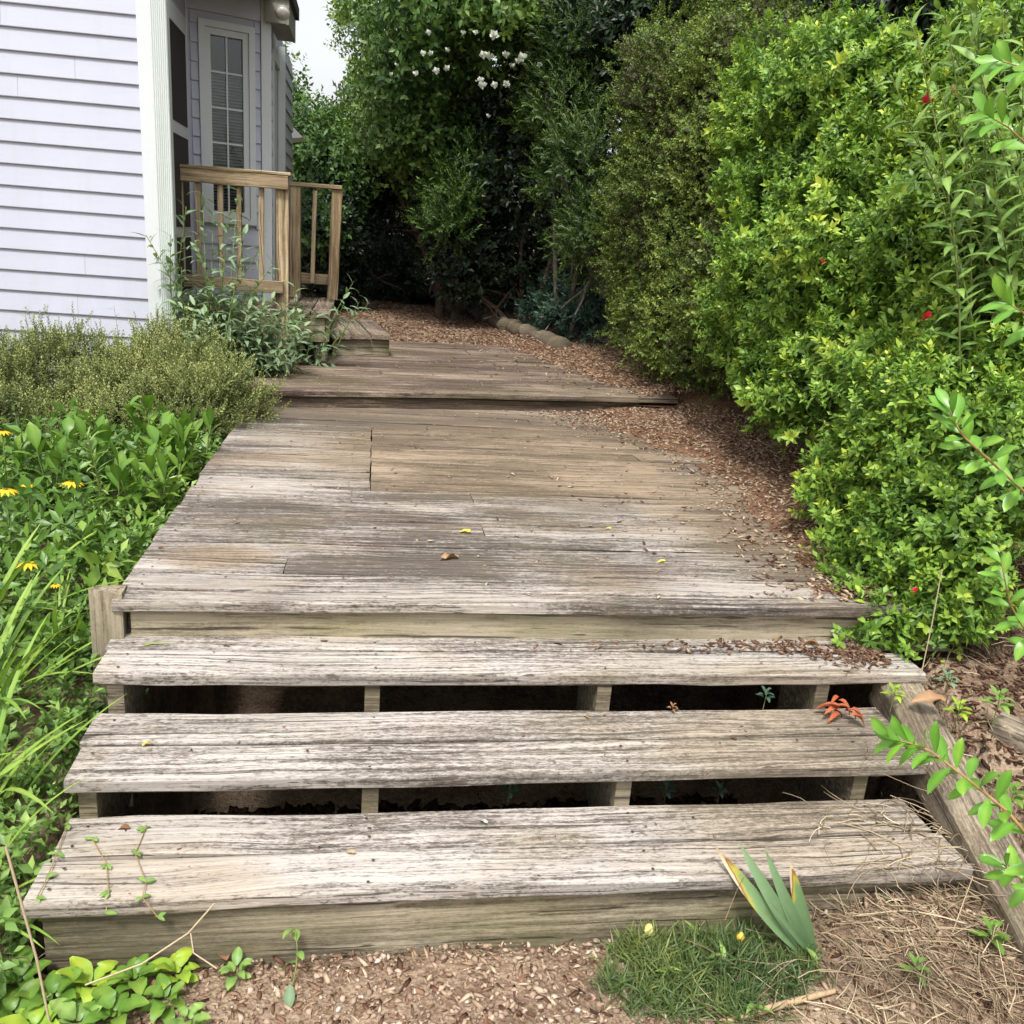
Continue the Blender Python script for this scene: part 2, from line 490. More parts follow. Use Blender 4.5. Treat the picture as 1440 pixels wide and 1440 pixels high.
SIDING = vinyl('lavender_vinyl', (.425, .437, .51))
TRIM = vinyl('white_trim', (.54, .565, .57))
SPOUT = vinyl('downspout_metal', (.55, .59, .57))
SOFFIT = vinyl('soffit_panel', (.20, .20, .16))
GLASSM, t_, p_ = newmat('window_glass')
p_.inputs['Base Color'].default_value = (.9, .95, .93, 1)
p_.inputs['Roughness'].default_value = .02
p_.inputs['Transmission Weight'].default_value = 1
p_.inputs['IOR'].default_value = 1.45
SCREEN = plain('dark_screen', (.035, .028, .026), .7, .2, 200, .3)
BLIND = plain('grey_blind', (.16, .17, .165), .6, .3)
ROOM = plain('dark_room', (.03, .03, .03), .9, .1)
SHINGLE = plain('shingles', (.07, .065, .07), .95, .1, 30, .5, 60, .6)
LAMPM = plain('lamp_housing', (.30, .28, .24), .5, .4)
LENS = plain('lamp_lens', (.36, .34, .31), .3, .5)

# soil / mulch / gravel sheet
GROUND, t, p = newmat('garden_soil')
ge = t.nodes.new('ShaderNodeNewGeometry')
P = ge.outputs['Position']
n1 = noise(t, P, 3.0, 6, .65)
n2 = noise(t, P, 45, 6, .7)
n3 = noise(t, P, 160, 4, .7)
vor = node(t, 'ShaderNodeTexVoronoi', Scale=85.0)
t.links.new(P, vor.inputs['Vector'])
a = mth(t, 'ADD', mth(t, 'MULTIPLY', n1, .45), mth(t, 'ADD', mth(t, 'MULTIPLY', n2, .4), mth(t, 'MULTIPLY', n3, .25)))
c = ramp(t, a, [(.38, (.045, .028, .018)), (.5, (.18, .12, .08)), (.6, (.33, .24, .165)), (.74, (.50, .40, .29))])
t.links.new(c, p.inputs['Base Color'])
p.inputs['Roughness'].default_value = .95
p.inputs['Specular IOR Level'].default_value = .1
bump(t, p, mth(t, 'ADD', n2, mth(t, 'MULTIPLY', vor.outputs['Distance'], .6)), .8, .02)
MULCH, t, p = newmat('bark_mulch')
ge = t.nodes.new('ShaderNodeNewGeometry')
P = ge.outputs['Position']
n2 = noise(t, scaled(t, P, (60, 38, 50)), 1, 6, .7, .8)
n1 = noise(t, P, 4, 4)
a = mth(t, 'ADD', mth(t, 'MULTIPLY', n2, .8), mth(t, 'MULTIPLY', n1, .25))
c = ramp(t, a, [(.36, (.045, .025, .016)), (.52, (.16, .088, .052)), (.66, (.31, .185, .112)), (.82, (.48, .34, .22))])
t.links.new(c, p.inputs['Base Color'])
p.inputs['Roughness'].default_value = .95
p.inputs['Specular IOR Level'].default_value = .1
bump(t, p, n2, .9, .02)
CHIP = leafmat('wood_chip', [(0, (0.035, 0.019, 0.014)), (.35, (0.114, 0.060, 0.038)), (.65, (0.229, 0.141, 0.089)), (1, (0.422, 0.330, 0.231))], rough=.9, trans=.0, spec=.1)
STONE = leafmat('pebble', [(0, (.16, .10, .075)), (.4, (.30, .21, .15)), (.7, (.42, .32, .24)), (1, (.52, .47, .42))], rough=.85, trans=.0, spec=.2)
ROCK = plain('pale_rock', (.40, .33, .26), .9, .2, 25, .4, 40, .7)


# ------------------------------------------------------------------ ground
def prof(y, pts):
    return np.interp(y, [q[0] for q in pts], [q[1] for q in pts])


def gz(x, y):
    x = np.asarray(x, float); y = np.asarray(y, float)
    Lz = prof(y, [(-50, -.3), (0, -.03), (1.7, .0), (2.0, .07), (2.6, .24), (4, .40), (6, .52), (9, .68), (14, .74), (80, 1.2)])
    Mz = prof(y, [(-50, -.3), (0, -.03), (1.79, .0), (1.85, -.35), (2.3, -.6), (3, -.8), (7.6, -.3), (8.45, .60), (8.75, .70), (14, .76), (80, 1.2)])  # pit under steps and deck is made up, to darken the gaps
    Rz = prof(y, [(-50, -.3), (0, .0), (1.1, .05), (1.6, .16), (2.4, .44), (2.75, .56), (4, .60), (6, .66), (8, .72), (14, .80), (80, 1.4)])
    sm = lambda a, b, v: np.clip((v - a) / (b - a), 0, 1) ** 2 * (3 - 2 * np.clip((v - a) / (b - a), 0, 1))
    wl = 1 - sm(-.80, -.72, x)
    xr = np.where(y < 2.5, 1.72, 2.12)
    wr = sm(0, .16, x - xr)
    Mz = Mz + .12 * sm(.85, 1.5, x) * sm(1.1, 1.65, y) * (y < 1.80)
    z = Lz * wl + Mz * (1 - wl) * (1 - wr) + Rz * wr
    q = np.stack([x, y, np.zeros_like(x)], -1)
    z = z + vn(q, 2.2) * .012 + vn(q, 9) * .004
    return z


def axis(parts):
    o = []
    for a, b, n in parts: o += list(np.linspace(a, b, n, endpoint=False))
    return np.array(o + [parts[-1][1]])


gx = axis([(-80, -10, 14), (-10, -4, 14), (-4, -1.2, 30), (-1.2, -.6, 20), (-.6, 1.5, 50), (1.5, 2.4, 30), (2.4, 5, 26), (5, 10, 12), (10, 80, 14)])
gy = axis([(-20, 0, 12), (0, 3.2, 90), (3.2, 8, 50), (8, 9, 20), (9, 16, 24), (16, 120, 20)])
X, Y = np.meshgrid(gx, gy)
Z = gz(X, Y)
V = np.stack([X, Y, Z], -1).reshape(-1, 3)
nx, ny = len(gx), len(gy)
I = np.arange(nx * ny).reshape(ny, nx)
Q = np.stack([I[:-1, :-1], I[:-1, 1:], I[1:, 1:], I[1:, :-1]], -1).reshape(-1, 4)
tag(obj('ground', mesh('ground', V, Q, smooth=True), GROUND), kind='structure')

# mulch heaped over the right side of the deck and behind it
mlow = [(2.55, 1.62), (2.72, 1.60), (3.09, 1.66), (3.89, 1.82), (4.74, 1.80), (5.25, 1.55), (5.6, 1.30), (5.95, 1.15)]
mup = [(5.6, 2.3), (6.05, 1.95), (6.8, 1.72), (8.0, 1.52), (8.58, 1.32), (8.62, -.4)]
UA = R(9.5)
UO = np.array([-.70, 5.575]); uu = np.array([math.cos(UA), math.sin(UA)]); uv = np.array([-math.sin(UA), math.cos(UA)])


def mulch_sheet(name, x0, x1, y0, y1, edge, zdeck, steep, hmax, n=90):
    X, Y = np.meshgrid(np.linspace(x0, x1, n), np.linspace(y0, y1, n))
    e = np.interp(Y, [q[0] for q in edge], [q[1] for q in edge])
    q = np.stack([X, Y, 0 * X], -1)
    d = X - e + vn(q, 5) * .05 + vn(q, 17) * .025
    Z = zdeck + np.clip(d * steep, -.025, hmax) + vn(q, 23) * .004 + vn(q, 7) * .006 * (d > 0)
    Z = Z - np.clip((X - 3.0) / .4, 0, 1) * .2
    Z = Z + np.clip((X - 2.14) / .2, 0, 1) * np.clip((Y - 5.1) / .8, 0, 1) * .10 - np.clip((Y - 5.2) / .5, 0, 1) * np.clip((2.2 - X) / .2, 0, 1) * .035 - np.clip((2.72 - Y) / .1, 0, 1) * .03
    V = np.stack([X, Y, Z], -1).reshape(-1, 3)
    I = np.arange(n * n).reshape(n, n)
    Q = np.stack([I[:-1, :-1], I[:-1, 1:], I[1:, 1:], I[1:, :-1]], -1).reshape(-1, 4)
    return tag(obj(name, mesh(name, V, Q, smooth=True), MULCH), kind='structure')


mulch_sheet('mulch_bed', 1.0, 3.4, 2.62, 6.02, mlow, .607, .12, .07)


# upper mulch: right of the line over the upper deck
def upper_mulch():
    n = 80
    X, Y = np.meshgrid(np.linspace(1.1, 3.6, n), np.linspace(6.0, 9.2, n))
    e = np.interp(Y, [6.0, 6.8, 8.0, 8.6, 9.2], [1.98, 1.72, 1.50, 1.30, 1.1])
    q = np.stack([X, Y, 0 * X], -1)
    d = X - e + vn(q, 5) * .06 + vn(q, 17) * .03
    fr = (Y - (6.04 + (X - 1.83) * .167)) * 1.0
    Z = .722 + np.clip(d * .15, -.025, .06) + vn(q, 23) * .004
    Z = Z - np.clip((X - 3.2) / .4, 0, 1) * .2 - np.clip((Y - 8.9) / .3, 0, 1) * .08
    Z = np.where((fr < 0.10) & (X < 2.3), .66, Z)
    V = np.stack([X, Y, Z], -1).reshape(-1, 3)
    I = np.arange(n * n).reshape(n, n)
    Q = np.stack([I[:-1, :-1], I[:-1, 1:], I[1:, 1:], I[1:, :-1]], -1).reshape(-1, 4)
    tag(obj('mulch_path', mesh('mulch_path', V, Q, smooth=True), MULCH), kind='structure')


upper_mulch()

def onground(x, y, lift=0.0):
    """the point of the ground sheet that a photo pixel shows"""
    z = 0.0
    for _ in range(25):
        p = atz(x, y, z); z = .5 * z + .5 * float(gz(p[0], p[1]))
    p[2] = z + lift
    return p


# ------------------------------------------------------------------ lower stairs
stairs = empty('wooden_steps', (0.4, 1.77, 0), 'wide weathered grey wooden steps with open risers leading up to the deck', 'steps')
OFF = np.array([0.4, 1.77, 0])


def sp(name, mat, x0, x1, y, z, W, T, seed, parent=stairs, off=OFF, **k):
    o = plank(name, parent, mat, x0, x1, y, z, W, T, seed, **k)
    o.location = tuple(np.array(o.location) - off)
    return o


Y1, Y2, Y3 = 1.775, 2.055, 2.36
tr = [(Y1, .200, -.745, 1.62, -.735, 1.60, .157), (Y2, .335, -.735, 1.66, -.745, 1.70, .162), (Y3, .470, -.745, 1.80, -.755, 1.74, .158)]
for i, (y, z, a0, a1, b0, b1, wd) in enumerate(tr):
    sp('tread_board', W_TREAD, a0, a1, y + wd / 2, z, wd - .004, .038, 10 + i, seg=14, rx=R((-1.0, .6, -.5)[i]))
    sp('tread_board', W_TREAD, b0, b1, y + wd * 1.5 + .003, z + .002, wd - .004, .038, 20 + i, seg=14, rx=R((.6, -.5, .7)[i]))
sp('riser_board', W_RISER, -.715, 1.66, Y1 + .045, .160, .038, .19, 31, seg=10)
for k, x in enumerate((-.69, .027, .733, 1.455)):
    # notched stringer as a saw-tooth slab
    pr_ = [(1.86, -.03), (1.86, .160), (2.085, .160), (2.085, .295), (2.375, .295), (2.375, .43), (2.60, .43), (2.60, .15), (2.2, -.03)]
    Vs = [(x - .022, a, b) for a, b in pr_] + [(x + .022, a, b) for a, b in pr_]
    n = len(pr_)
    Fs = [tuple(range(n)), tuple(range(2 * n - 1, n - 1, -1))] + [(i, i + n, (i + 1) % n + n, (i + 1) % n) for i in range(n)]
    o = obj('stringer', mesh('stringer', [tuple(np.array(v) - OFF) for v in Vs], Fs), W_STRING, stairs)

# ------------------------------------------------------------------ lower deck
rnd = random.Random(5)
deck = empty('lower_deck', (0.7, 4.2, 0.05), 'long weathered plank deck above the open steps, with a browner patch of newer boards', 'deck')
DO = np.array([.7, 4.2, .05])
sp('deck_board', W_DECK, -.745, 2.10, 2.575 + .043, .605, .083, .038, 50, deck, DO, seg=14)
y = 2.575 + .089
row = 0
while y < 6.0:
    yc = y + .0705
    rx = R(rnd.uniform(-.5, .5))
    x0 = -.745 + rnd.uniform(-.006, .006)
    zt = .605 + rnd.uniform(-.0015, .0015)
    if 3.80 < yc < 5.12:
        sp('deck_board', W_DECK, x0, .004 + rnd.uniform(-.004, 0), yc, zt, .1395, .038, 60 + row, deck, DO, rx=rx, seg=8)
        xe = 1.62 + rnd.uniform(-.25, .2)
        sp('deck_board', W_PATCH, .008, xe, yc, zt + .001, .1395, .038, 90 + row, deck, DO, rx=rx, seg=10)
        sp('deck_board', W_DECK, xe + .004, 2.10, yc, zt, .1395, .038, 120 + row, deck, DO, rx=rx, seg=4)
    else:
        if row % 3 == 1:
            xm = rnd.choice((-.27, .45, 1.0, 1.4))
            sp('deck_board', W_DECK, x0, xm - .002, yc, zt, .1395, .038, 60 + row, deck, DO, rx=rx)
            sp('deck_board', W_DECK, xm + .002, 2.10, yc, zt, .1395, .038, 90 + row, deck, DO, rx=rx)
        else:
            sp('deck_board', W_DECK, x0, 2.10, yc, zt, .1395, .038, 60 + row, deck, DO, rx=rx, seg=12)
    y += .1465
    row += 1
sp('rim_board', W_RISER, -.70, 2.05, 2.575 + .05, .565, .036, .14, 41, deck, DO, seg=10)
beam('side_rim', deck, W_RISER, np.array([-.715, 2.66, .50]) - DO, np.array([-.715, 5.9, .50]) - DO, .036, .13, 42, seg=6)
ps = lumber(.74, .092, .092, 43, seg=5, ch=.004)
for v_ in ps.vertices:
    if v_.co.x > .36: v_.co.x += rnd.uniform(-.02, .008)
o = obj('corner_post', ps, W_POST, deck); o.rotation_euler = (0, -R(90), R(4)); o.location = tuple(np.array([-.768, 2.63, .255]) - DO)
for yy in (3.4, 4.3, 5.2):
    beam('joist', deck, W_STRING, np.array([-.68, yy, .49]) - DO, np.array([2.0, yy, .49]) - DO, .04, .14, 44)

SCREW = plain('rusty_screw', (.06, .04, .03), .7, .3)


def screws(parent, pts, off):
    parts = []
    for p_ in pts:
        a = np.linspace(0, 2 * math.pi, 7)[:-1]
        v = np.array([[math.cos(q) * .0045, math.sin(q) * .0045, .0] for q in a] + [[0, 0, .0008]]) + np.array(p_) - off
        parts.append((v, np.array([(i, (i + 1) % 6, 6) for i in range(6)]), np.zeros(7)))
    v, t3, _ = cat_arrays(parts)
    tag(obj('screw_heads', mesh('screw_heads', v, t3), SCREW, parent), kind='stuff')


pts = []
for (y, z, a0, a1, b0, b1, wd) in tr:
    for x in (-.69, .027, .733, 1.455):
        for q in (.25, .75, 1.25, 1.75):
            pts.append((x + rnd.uniform(-.012, .012), y + wd * q + rnd.uniform(-.008, .008), z + .0045))
screws(stairs, pts, OFF)
pts = []
yq = 2.664
while yq < 5.6:
    for x in (-.69, -.08, .53, 1.14, 1.7):
        for q in (.035, .105):
            pts.append((x + rnd.uniform(-.012, .012), yq + q + rnd.uniform(-.008, .008), .6085))
    yq += .1465
screws(deck, pts, DO)

# ------------------------------------------------------------------ upper deck (turned a few degrees)
udeck = empty('upper_deck', (0.6, 7.2, 0.25), 'brown plank landing one low step above the long deck, beside the railed porch', 'deck')
UD = np.array([.6, 7.2, .25])
for i in range(19):
    v = i * .1455 + .07
    u0 = -.04 + .11 * v + rnd.uniform(-.01, .01)
    u1 = 2.93 - (0 if i else 0)
    if i == 0: u1 = 2.90
    pieces = [(u0, u1)]
    if i % 3 == 2:
        xm = rnd.choice((.9, 1.3, 1.9)); pieces = [(u0, xm - .002), (xm + .002, u1)]
    for a, b in pieces:
        c = UO + uu * (a + b) / 2 + uv * v
        o = obj('deck_board', lumber(b - a, .1395, .038, 200 + i, seg=8), W_UPPER, udeck)
        o.location = (c[0] - UD[0], c[1] - UD[1], .72 - .019 + rnd.uniform(-.0015, .0015) - UD[2])
        o.rotation_euler = (R(rnd.uniform(-.5, .5)), 0, UA)
a = UO + uu * .03 + uv * .05; b = UO + uu * 2.62 + uv * .05
beam('rim_board', udeck, W_UPPER, np.array([a[0], a[1], .640]) - UD, np.array([b[0], b[1], .640]) - UD, .036, .078, 230, seg=6)
a = UO + uu * .06 + uv * .07; b = UO + uu * .28 + uv * 2.7
beam('side_rim', udeck, W_UPPER, np.array([a[0], a[1], .6]) - UD, np.array([b[0], b[1], .6]) - UD, .036, .15, 231, seg=6)

# ------------------------------------------------------------------ box step and porch
st = empty('box_step', (-.08, 7.85, .72), 'low wooden box step of three planks beside the porch landing', 'step')
SO = np.array([-.08, 7.85, .72]); SA = R(16)
su = np.array([math.cos(SA), math.sin(SA)]); sv = np.array([-math.sin(SA) * .45, 1.0]); sv /= np.linalg.norm(sv)
s0 = np.array([-.325, 7.22])
for k in range(3):
    a = s0 + su * (.08 + k * .158); b = a + sv * 1.2
    beam('step_board', st, W_UPPER, np.array([a[0], a[1] - .02, .880]) - SO, np.array([b[0], b[1], .880]) - SO, .152, .036, 240 + k)
a = s0 + su * .012 + sv * .04; b = s0 + su * .475 + sv * .04
beam('end_board', st, W_RISER, np.array([a[0], a[1], .792]) - SO, np.array([b[0], b[1], .792]) - SO, .036, .136, 245)
for q in (.03, .46):
    a = s0 + su * q + sv * .065; b = a + sv * 1.1
    beam('side_board', st, W_RISER, np.array([a[0], a[1], .782]) - SO, np.array([b[0], b[1], .782]) - SO, .034, .116, 246)

porch = empty('porch_landing', (-.85, 7.5, .5), 'raised wooden porch landing with tan balusters against the house corner', 'porch')
PO = np.array([-.85, 7.5, .5])
PZ = 1.085


def pb(name, A, B, W, T, seed, mat=W_RAIL, **k):
    return beam(name, porch, mat, np.array(A, float) - PO, np.array(B, float) - PO, W, T, seed, **k)


for k in range(7):      # floor boards run in depth
    x = -1.27 + k * .146
    pb('floor_board', (x, 6.86, PZ - .019), (x - .02, 8.30, PZ - .019), .14, .036, 300 + k, W_UPPER)
pb('fascia', (-1.33, 6.90, PZ - .13), (-.36, 6.90, PZ - .13), .036, .18, 310, W_RISER)
pb('side_fascia', (-.345, 6.92, PZ - .13), (-.375, 8.28, PZ - .13), .034, .18, 311, W_RISER)
pb('lower_post', (-.385, 6.97, .50), (-.385, 6.97, PZ - .22), .088, .088, 312, W_RISER)
FY = 6.85
zt = 2.012
pb('top_rail', (-1.385, FY, zt - .045), (-.625, FY, zt - .042), .038, .092, 320)
pb('rail_cap', (-1.385, FY + .03, zt + .012), (-.605, FY + .03, zt + .016), .10, .022, 321)
pb('bottom_rail', (-1.385, FY, 1.255), (-.66, FY, 1.250), .036, .088, 322)
for k, px_ in enumerate((255, 277.5, 309, 336, 365.5)):
    a = aty(px_, 320, FY)
    pb('baluster', (a[0], FY + .037, 1.22), (a[0], FY + .037, zt - .005), .036, .036, 330 + k, seg=3)
pb('post', (-.672, FY + .064, .62), (-.672, FY + .064, zt - .0), .088, .088, 340)
pb('post', (-.575, FY + .5, .62), (-.575, FY + .5, 1.07), .088, .088, 341)
BY = 8.2
pb('rail_cap', (-.735, BY, 2.020), (-.30, BY, 2.020), .13, .034, 350)
pb('bottom_rail', (-.70, BY + .045, 1.25), (-.36, BY + .045, 1.25), .036, .088, 351)
pb('post', (-.69, BY, PZ), (-.69, BY, 2.0), .088, .088, 352)
pb('post', (-.365, BY, PZ), (-.345, BY, 2.0), .088, .088, 353)
a = aty(441, 320, BY)
pb('baluster', (a[0] - .01, BY - .03, 1.22), (a[0] + .01, BY - .03, 1.98), .036, .036, 354, seg=3)

# ------------------------------------------------------------------ house
house = empty('house', (-2.6, 7.5, .5), 'lavender grey vinyl sided house with white trim and a narrow porch window', 'house')
HO = np.array([-2.6, 7.5, .5])
EXP = .127


def wallframe(A, B):
    A = np.array(A, float); B = np.array(B, float)
    L = np.linalg.norm(B - A); u = (B - A) / L
    n = np.array([u[1], -u[0]])          # outward: to the right of the walking direction
    return A, u, n, L


def hbox(name, fr, u0, u1, z0, z1, n0, n1, mat, parent, pmat=None):
    """box in wall coordinates"""
    A, u, n, L = fr
    V = []
    for z in (z0, z1):
        for (a, b) in ((u0, n0), (u1, n0), (u1, n1), (u0, n1)):
            q = A + u * a + n * b
            V.append((q[0] - HO[0], q[1] - HO[1], z - HO[2]))
    Fc = [(3, 2, 1, 0), (4, 5, 6, 7), (1, 0, 4, 5), (2, 1, 5, 6), (3, 2, 6, 7), (0, 3, 7, 4)]
    Fc = [tuple(reversed(f)) for f in Fc]
    return obj(name, mesh(name, V, Fc), mat, parent)


def lap(fr, u0, u1, z, parent, h=EXP, mat=None):
    A, u, n, L = fr
    pr_ = [(.001, z + .0005), (.017, z), (.0185, z + .004), (.0045, z + h - .0005), (.001, z + h - .0005)]
    V = []
    for a in (u0, u1):
        for (d, zz) in pr_:
            q = A + u * a + n * d
            V.append((q[0] - HO[0], q[1] - HO[1], zz - HO[2]))
    k = len(pr_)
    Fc = [tuple(range(k)), tuple(range(2 * k - 1, k - 1, -1))] + [(i, i + k, (i + 1) % k + k, (i + 1) % k) for i in range(k)]
    return obj('siding_board', mesh('siding_board', V, Fc), mat or SIDING, parent)


P0, P1 = (-5.2, 6.42), (-1.36, 6.20)
f1 = wallframe(P0, P1)
w1 = hbox('front_wall', f1, 0, f1[3] - .005, .35, 4.2, -.15, 0, SIDING, house)
L1 = f1[3]
# course phase: a shadow line at photo (0, 270)
zc = .40
while zc < 4.0:
    if rnd.random() < .45:
        us = rnd.uniform(1.6, L1 - .4)
        lap(f1, 0, us, zc, w1); lap(f1, us + .0015, L1 - .086, zc + .0006, w1)
    else:
        lap(f1, 0, L1 - .086, zc, w1)
    zc += EXP
hbox('corner_board', f1, L1 - .085, L1, .40, 4.2, .0005, .026, TRIM, house)
# corrugated downspout on the corner
sp_pts = []
prof_ = []
c0 = np.array([-1.313, 6.185])
for k in range(17):
    q = k / 16
    prof_.append((-.047 + .094 * q, -.035 - .006 * (k % 2)))
prof_ += [(.047, .04), (-.047, .04)]
V = []
for z in (.55, 4.2):
    for (a, b) in prof_:
        V.append((c0[0] + a - HO[0], c0[1] + b - HO[1], z - HO[2]))
k = len(prof_)
Fc = [(i, (i + 1) % k, (i + 1) % k + k, i + k) for i in range(k)] + [tuple(range(k, 2 * k)), tuple(range(k - 1, -1, -1))]
obj('downspout', mesh('downspout', V, Fc), SPOUT, house)

# door wall, running back from the corner
P1b, P2 = (-1.36, 6.22), (-1.392, 7.42)
f2 = wallframe(P1b, P2)
w2 = hbox('door_wall', f2, 0, f2[3], .45, 4.2, -.15, -.002, SIDING, house)
dr = hbox('screen_door', f2, .22, 1.06, PZ + .02, 3.02, .0, .02, TRIM, house)
hbox('screen_panel', f2, .32, .98, 2.30, 2.90, .021, .024, SCREEN, dr)
hbox('screen_panel', f2, .32, .98, 1.62, 2.22, .021, .024, SCREEN, dr)
hbox('screen_panel', f2, .32, .98, 1.18, 1.55, .021, .024, SCREEN, dr)
# corner trim where the door wall meets the window wall
P3 = (-.855, 7.635)
f3 = wallframe(P2, P3)
L3 = f3[3]
w3 = hbox('window_wall', f3, 0, L3, .45, 3.6, -.15, -.06, SIDING, house)


def on_wall(fr, x, y):
    A, u, n, L = fr
    d = ray(x, y)
    k = (A - CAM[:2]) @ n / (d[:2] @ n)
    q = CAM + d * k
    return (q[:2] - A) @ u, q[2]


uL, zT = on_wall(f3, 277, 26)
uR, zT2 = on_wall(f3, 357, 39)
_, zB = on_wall(f3, 300, 313)
zT = (zT + zT2) / 2
print('window', uL, uR, zB, zT, 'L3', L3)
zc = .49
ztop = on_wall(f3, 310, 20)[1]
while zc < ztop - .02:
    h = min(EXP, ztop - zc)
    if zc + h < zB or zc > zT:
        lap(f3, .02, L3 - .055, zc, w3, h)
    else:
        lap(f3, .02, uL - .002, zc, w3, h)
        lap(f3, uR + .002, L3 - .055, zc, w3, h)
    zc += EXP
hbox('frieze_board', f3, .0, L3 - .053, ztop, ztop + .14, .0, .022, SIDING, house)
hbox('window_jamb_filler', f3, 0, uL - .001, .45, 3.6, -.06, -.001, SIDING, w3)
hbox('window_jamb_filler', f3, uR + .001, L3, .45, 3.6, -.06, -.001, SIDING, w3)
hbox('window_head_filler', f3, uL, uR, zT + .001, 3.6, -.06, -.001, SIDING, w3)
hbox('window_sill_filler', f3, uL, uR, .45, zB - .001, -.06, -.001, SIDING, w3)
hbox('corner_post', f3, L3 - .05, L3 + .025, .95, 3.7, -.05, .03, TRIM, house)
win = empty('window', (0, 0, 0)); win.parent = house
tw = .045
hbox('casing', f3, uL, uL + tw, zB, zT, -.01, .034, TRIM, win)
hbox('casing', f3, uR - tw, uR, zB, zT, -.01, .034, TRIM, win)
hbox('casing', f3, uL + tw, uR - tw, zT - tw, zT, -.01, .033, TRIM, win)
hbox('sill', f3, uL + tw, uR - tw, zB, zB + tw, -.01, .040, TRIM, win)
a0, a1, b0, b1 = uL + tw, uR - tw, zB + tw, zT - tw
sw = .042
hbox('sash', f3, a0 + .001, a0 + sw, b0 + .001, b1 - .001, -.03, .015, TRIM, win)
hbox('sash', f3, a1 - sw, a1 - .001, b0 + .001, b1 - .001, -.03, .015, TRIM, win)
hbox('sash', f3, a0 + sw, a1 - sw, b1 - sw * 1.1, b1 - .001, -.03, .014, TRIM, win)
hbox('sash', f3, a0 + sw, a1 - sw, b0 + .001, b0 + sw * 1.1, -.03, .014, TRIM, win)
a0 += sw; a1 -= sw; b0 += sw * 1.1; b1 -= sw * 1.1
mw = .012
um = (a0 + a1) / 2
rows = [b0 + (b1 - b0) * k / 5 for k in range(6)]
hbox('muntin', f3, um - mw / 2, um + mw / 2, b0, b1, -.012, .006, TRIM, win)
for k in range(1, 5):
    hbox('muntin', f3, a0, a1, rows[k] - mw / 2, rows[k] + mw / 2, -.011, .0055, TRIM, win)
for k in range(5):
    for (c0_, c1_) in ((a0, um - mw / 2), (um + mw / 2, a1)):
        hbox('pane', f3, c0_, c1_, rows[k] + mw / 2, rows[k + 1] - mw / 2, -.010, -.006, GLASSM, win)
# venetian blind behind the glass
A_, u_, n_, _ = f3
V, Fc = [], []
z = b0 + .01
while z < b1 - .25:
    for (a, d, zz) in ((a0, -.022, z), (a1, -.022, z), (a1, -.036, z + .014), (a0, -.036, z + .014)):
        q = A_ + u_ * a + n_ * d
        V.append((q[0] - HO[0], q[1] - HO[1], zz - HO[2]))
    n = len(V) - 4
    Fc.append((n, n + 1, n + 2, n + 3))
    z += .022
tag(obj('blind', mesh('blind', V, Fc), BLIND, win), kind='stuff')
hbox('dark_room', f3, a0 - .03, a1 + .03, b0 - .03, b1 + .03, -.059, -.045, ROOM, win)
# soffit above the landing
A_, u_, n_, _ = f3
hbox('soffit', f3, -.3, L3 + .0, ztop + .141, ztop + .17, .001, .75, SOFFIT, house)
# wall running back beyond the corner post
P4 = (-.90, 10.2)
f4 = wallframe((P3[0] - .005, P3[1] + .06), P4)
w4 = hbox('side_wall', f4, 0, f4[3], .5, 3.25, -.15, 0, SIDING, house)
wn = empty('window', (0, 0, 0)); wn.parent = house
hbox('casing', f4, .25, .32, 1.2, 3.0, .001, .03, TRIM, wn)
hbox('casing', f4, 1.25, 1.32, 1.2, 3.0, .001, .03, TRIM, wn)
hbox('casing', f4, .32, 1.25, 2.93, 3.0, .001, .03, TRIM, wn)
hbox('casing', f4, .32, 1.25, 1.2, 1.27, .001, .03, TRIM, wn)
hbox('pane', f4, .32, 1.25, 1.27, 2.93, .004, .010, plain('reflecting_pane', (.10, .13, .08), .05, .6), wn)
zc = .56
while zc < 3.2:
    for (q0, q1) in ((.0, .245), (1.325, f4[3])):
        lap(f4, q0, q1, zc, w4)
    zc += EXP
ez = 3.11
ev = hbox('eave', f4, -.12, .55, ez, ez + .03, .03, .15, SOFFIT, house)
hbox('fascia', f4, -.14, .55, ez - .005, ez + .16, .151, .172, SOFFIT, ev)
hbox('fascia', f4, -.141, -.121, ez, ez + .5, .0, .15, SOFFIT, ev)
# roof above the eave, edge of shingle courses
rf = None
for k in range(7):
    d0 = .20 - k * .10; z0 = ez + .165 + k * .075
    q = hbox('roof' if k == 0 else 'shingle_course', f4, -.16, .57, z0, z0 + .085, d0 - .35, d0 + (k % 2) * .004, SHINGLE, house if k == 0 else rf)
    if k == 0: rf = q
dsp = hbox('downspout', f4, .80, .87, .7, ez, .012, .07, SPOUT, house)
# small porch gable seen beyond
g0 = aty(400, 195, 10.4); g1 = aty(426, 193, 10.4); g2 = aty(400, 166, 10.4)
V = [tuple(q - HO + np.array([0, d, 0])) for d in (0, .5) for q in (g0, g1, g2)]
obj('far_gable', mesh('far_gable', V, [(0, 1, 2), (5, 4, 3), (0, 3, 4, 1), (1, 4, 5, 2), (2, 5, 3, 0)]), TRIM, house)
# floodlight under the eave
fl = empty('floodlight', aty(398, 20, 7.56), 'round grey floodlight mounted under the eave at the house corner', 'floodlight')
c = np.array([0, 0, 0])


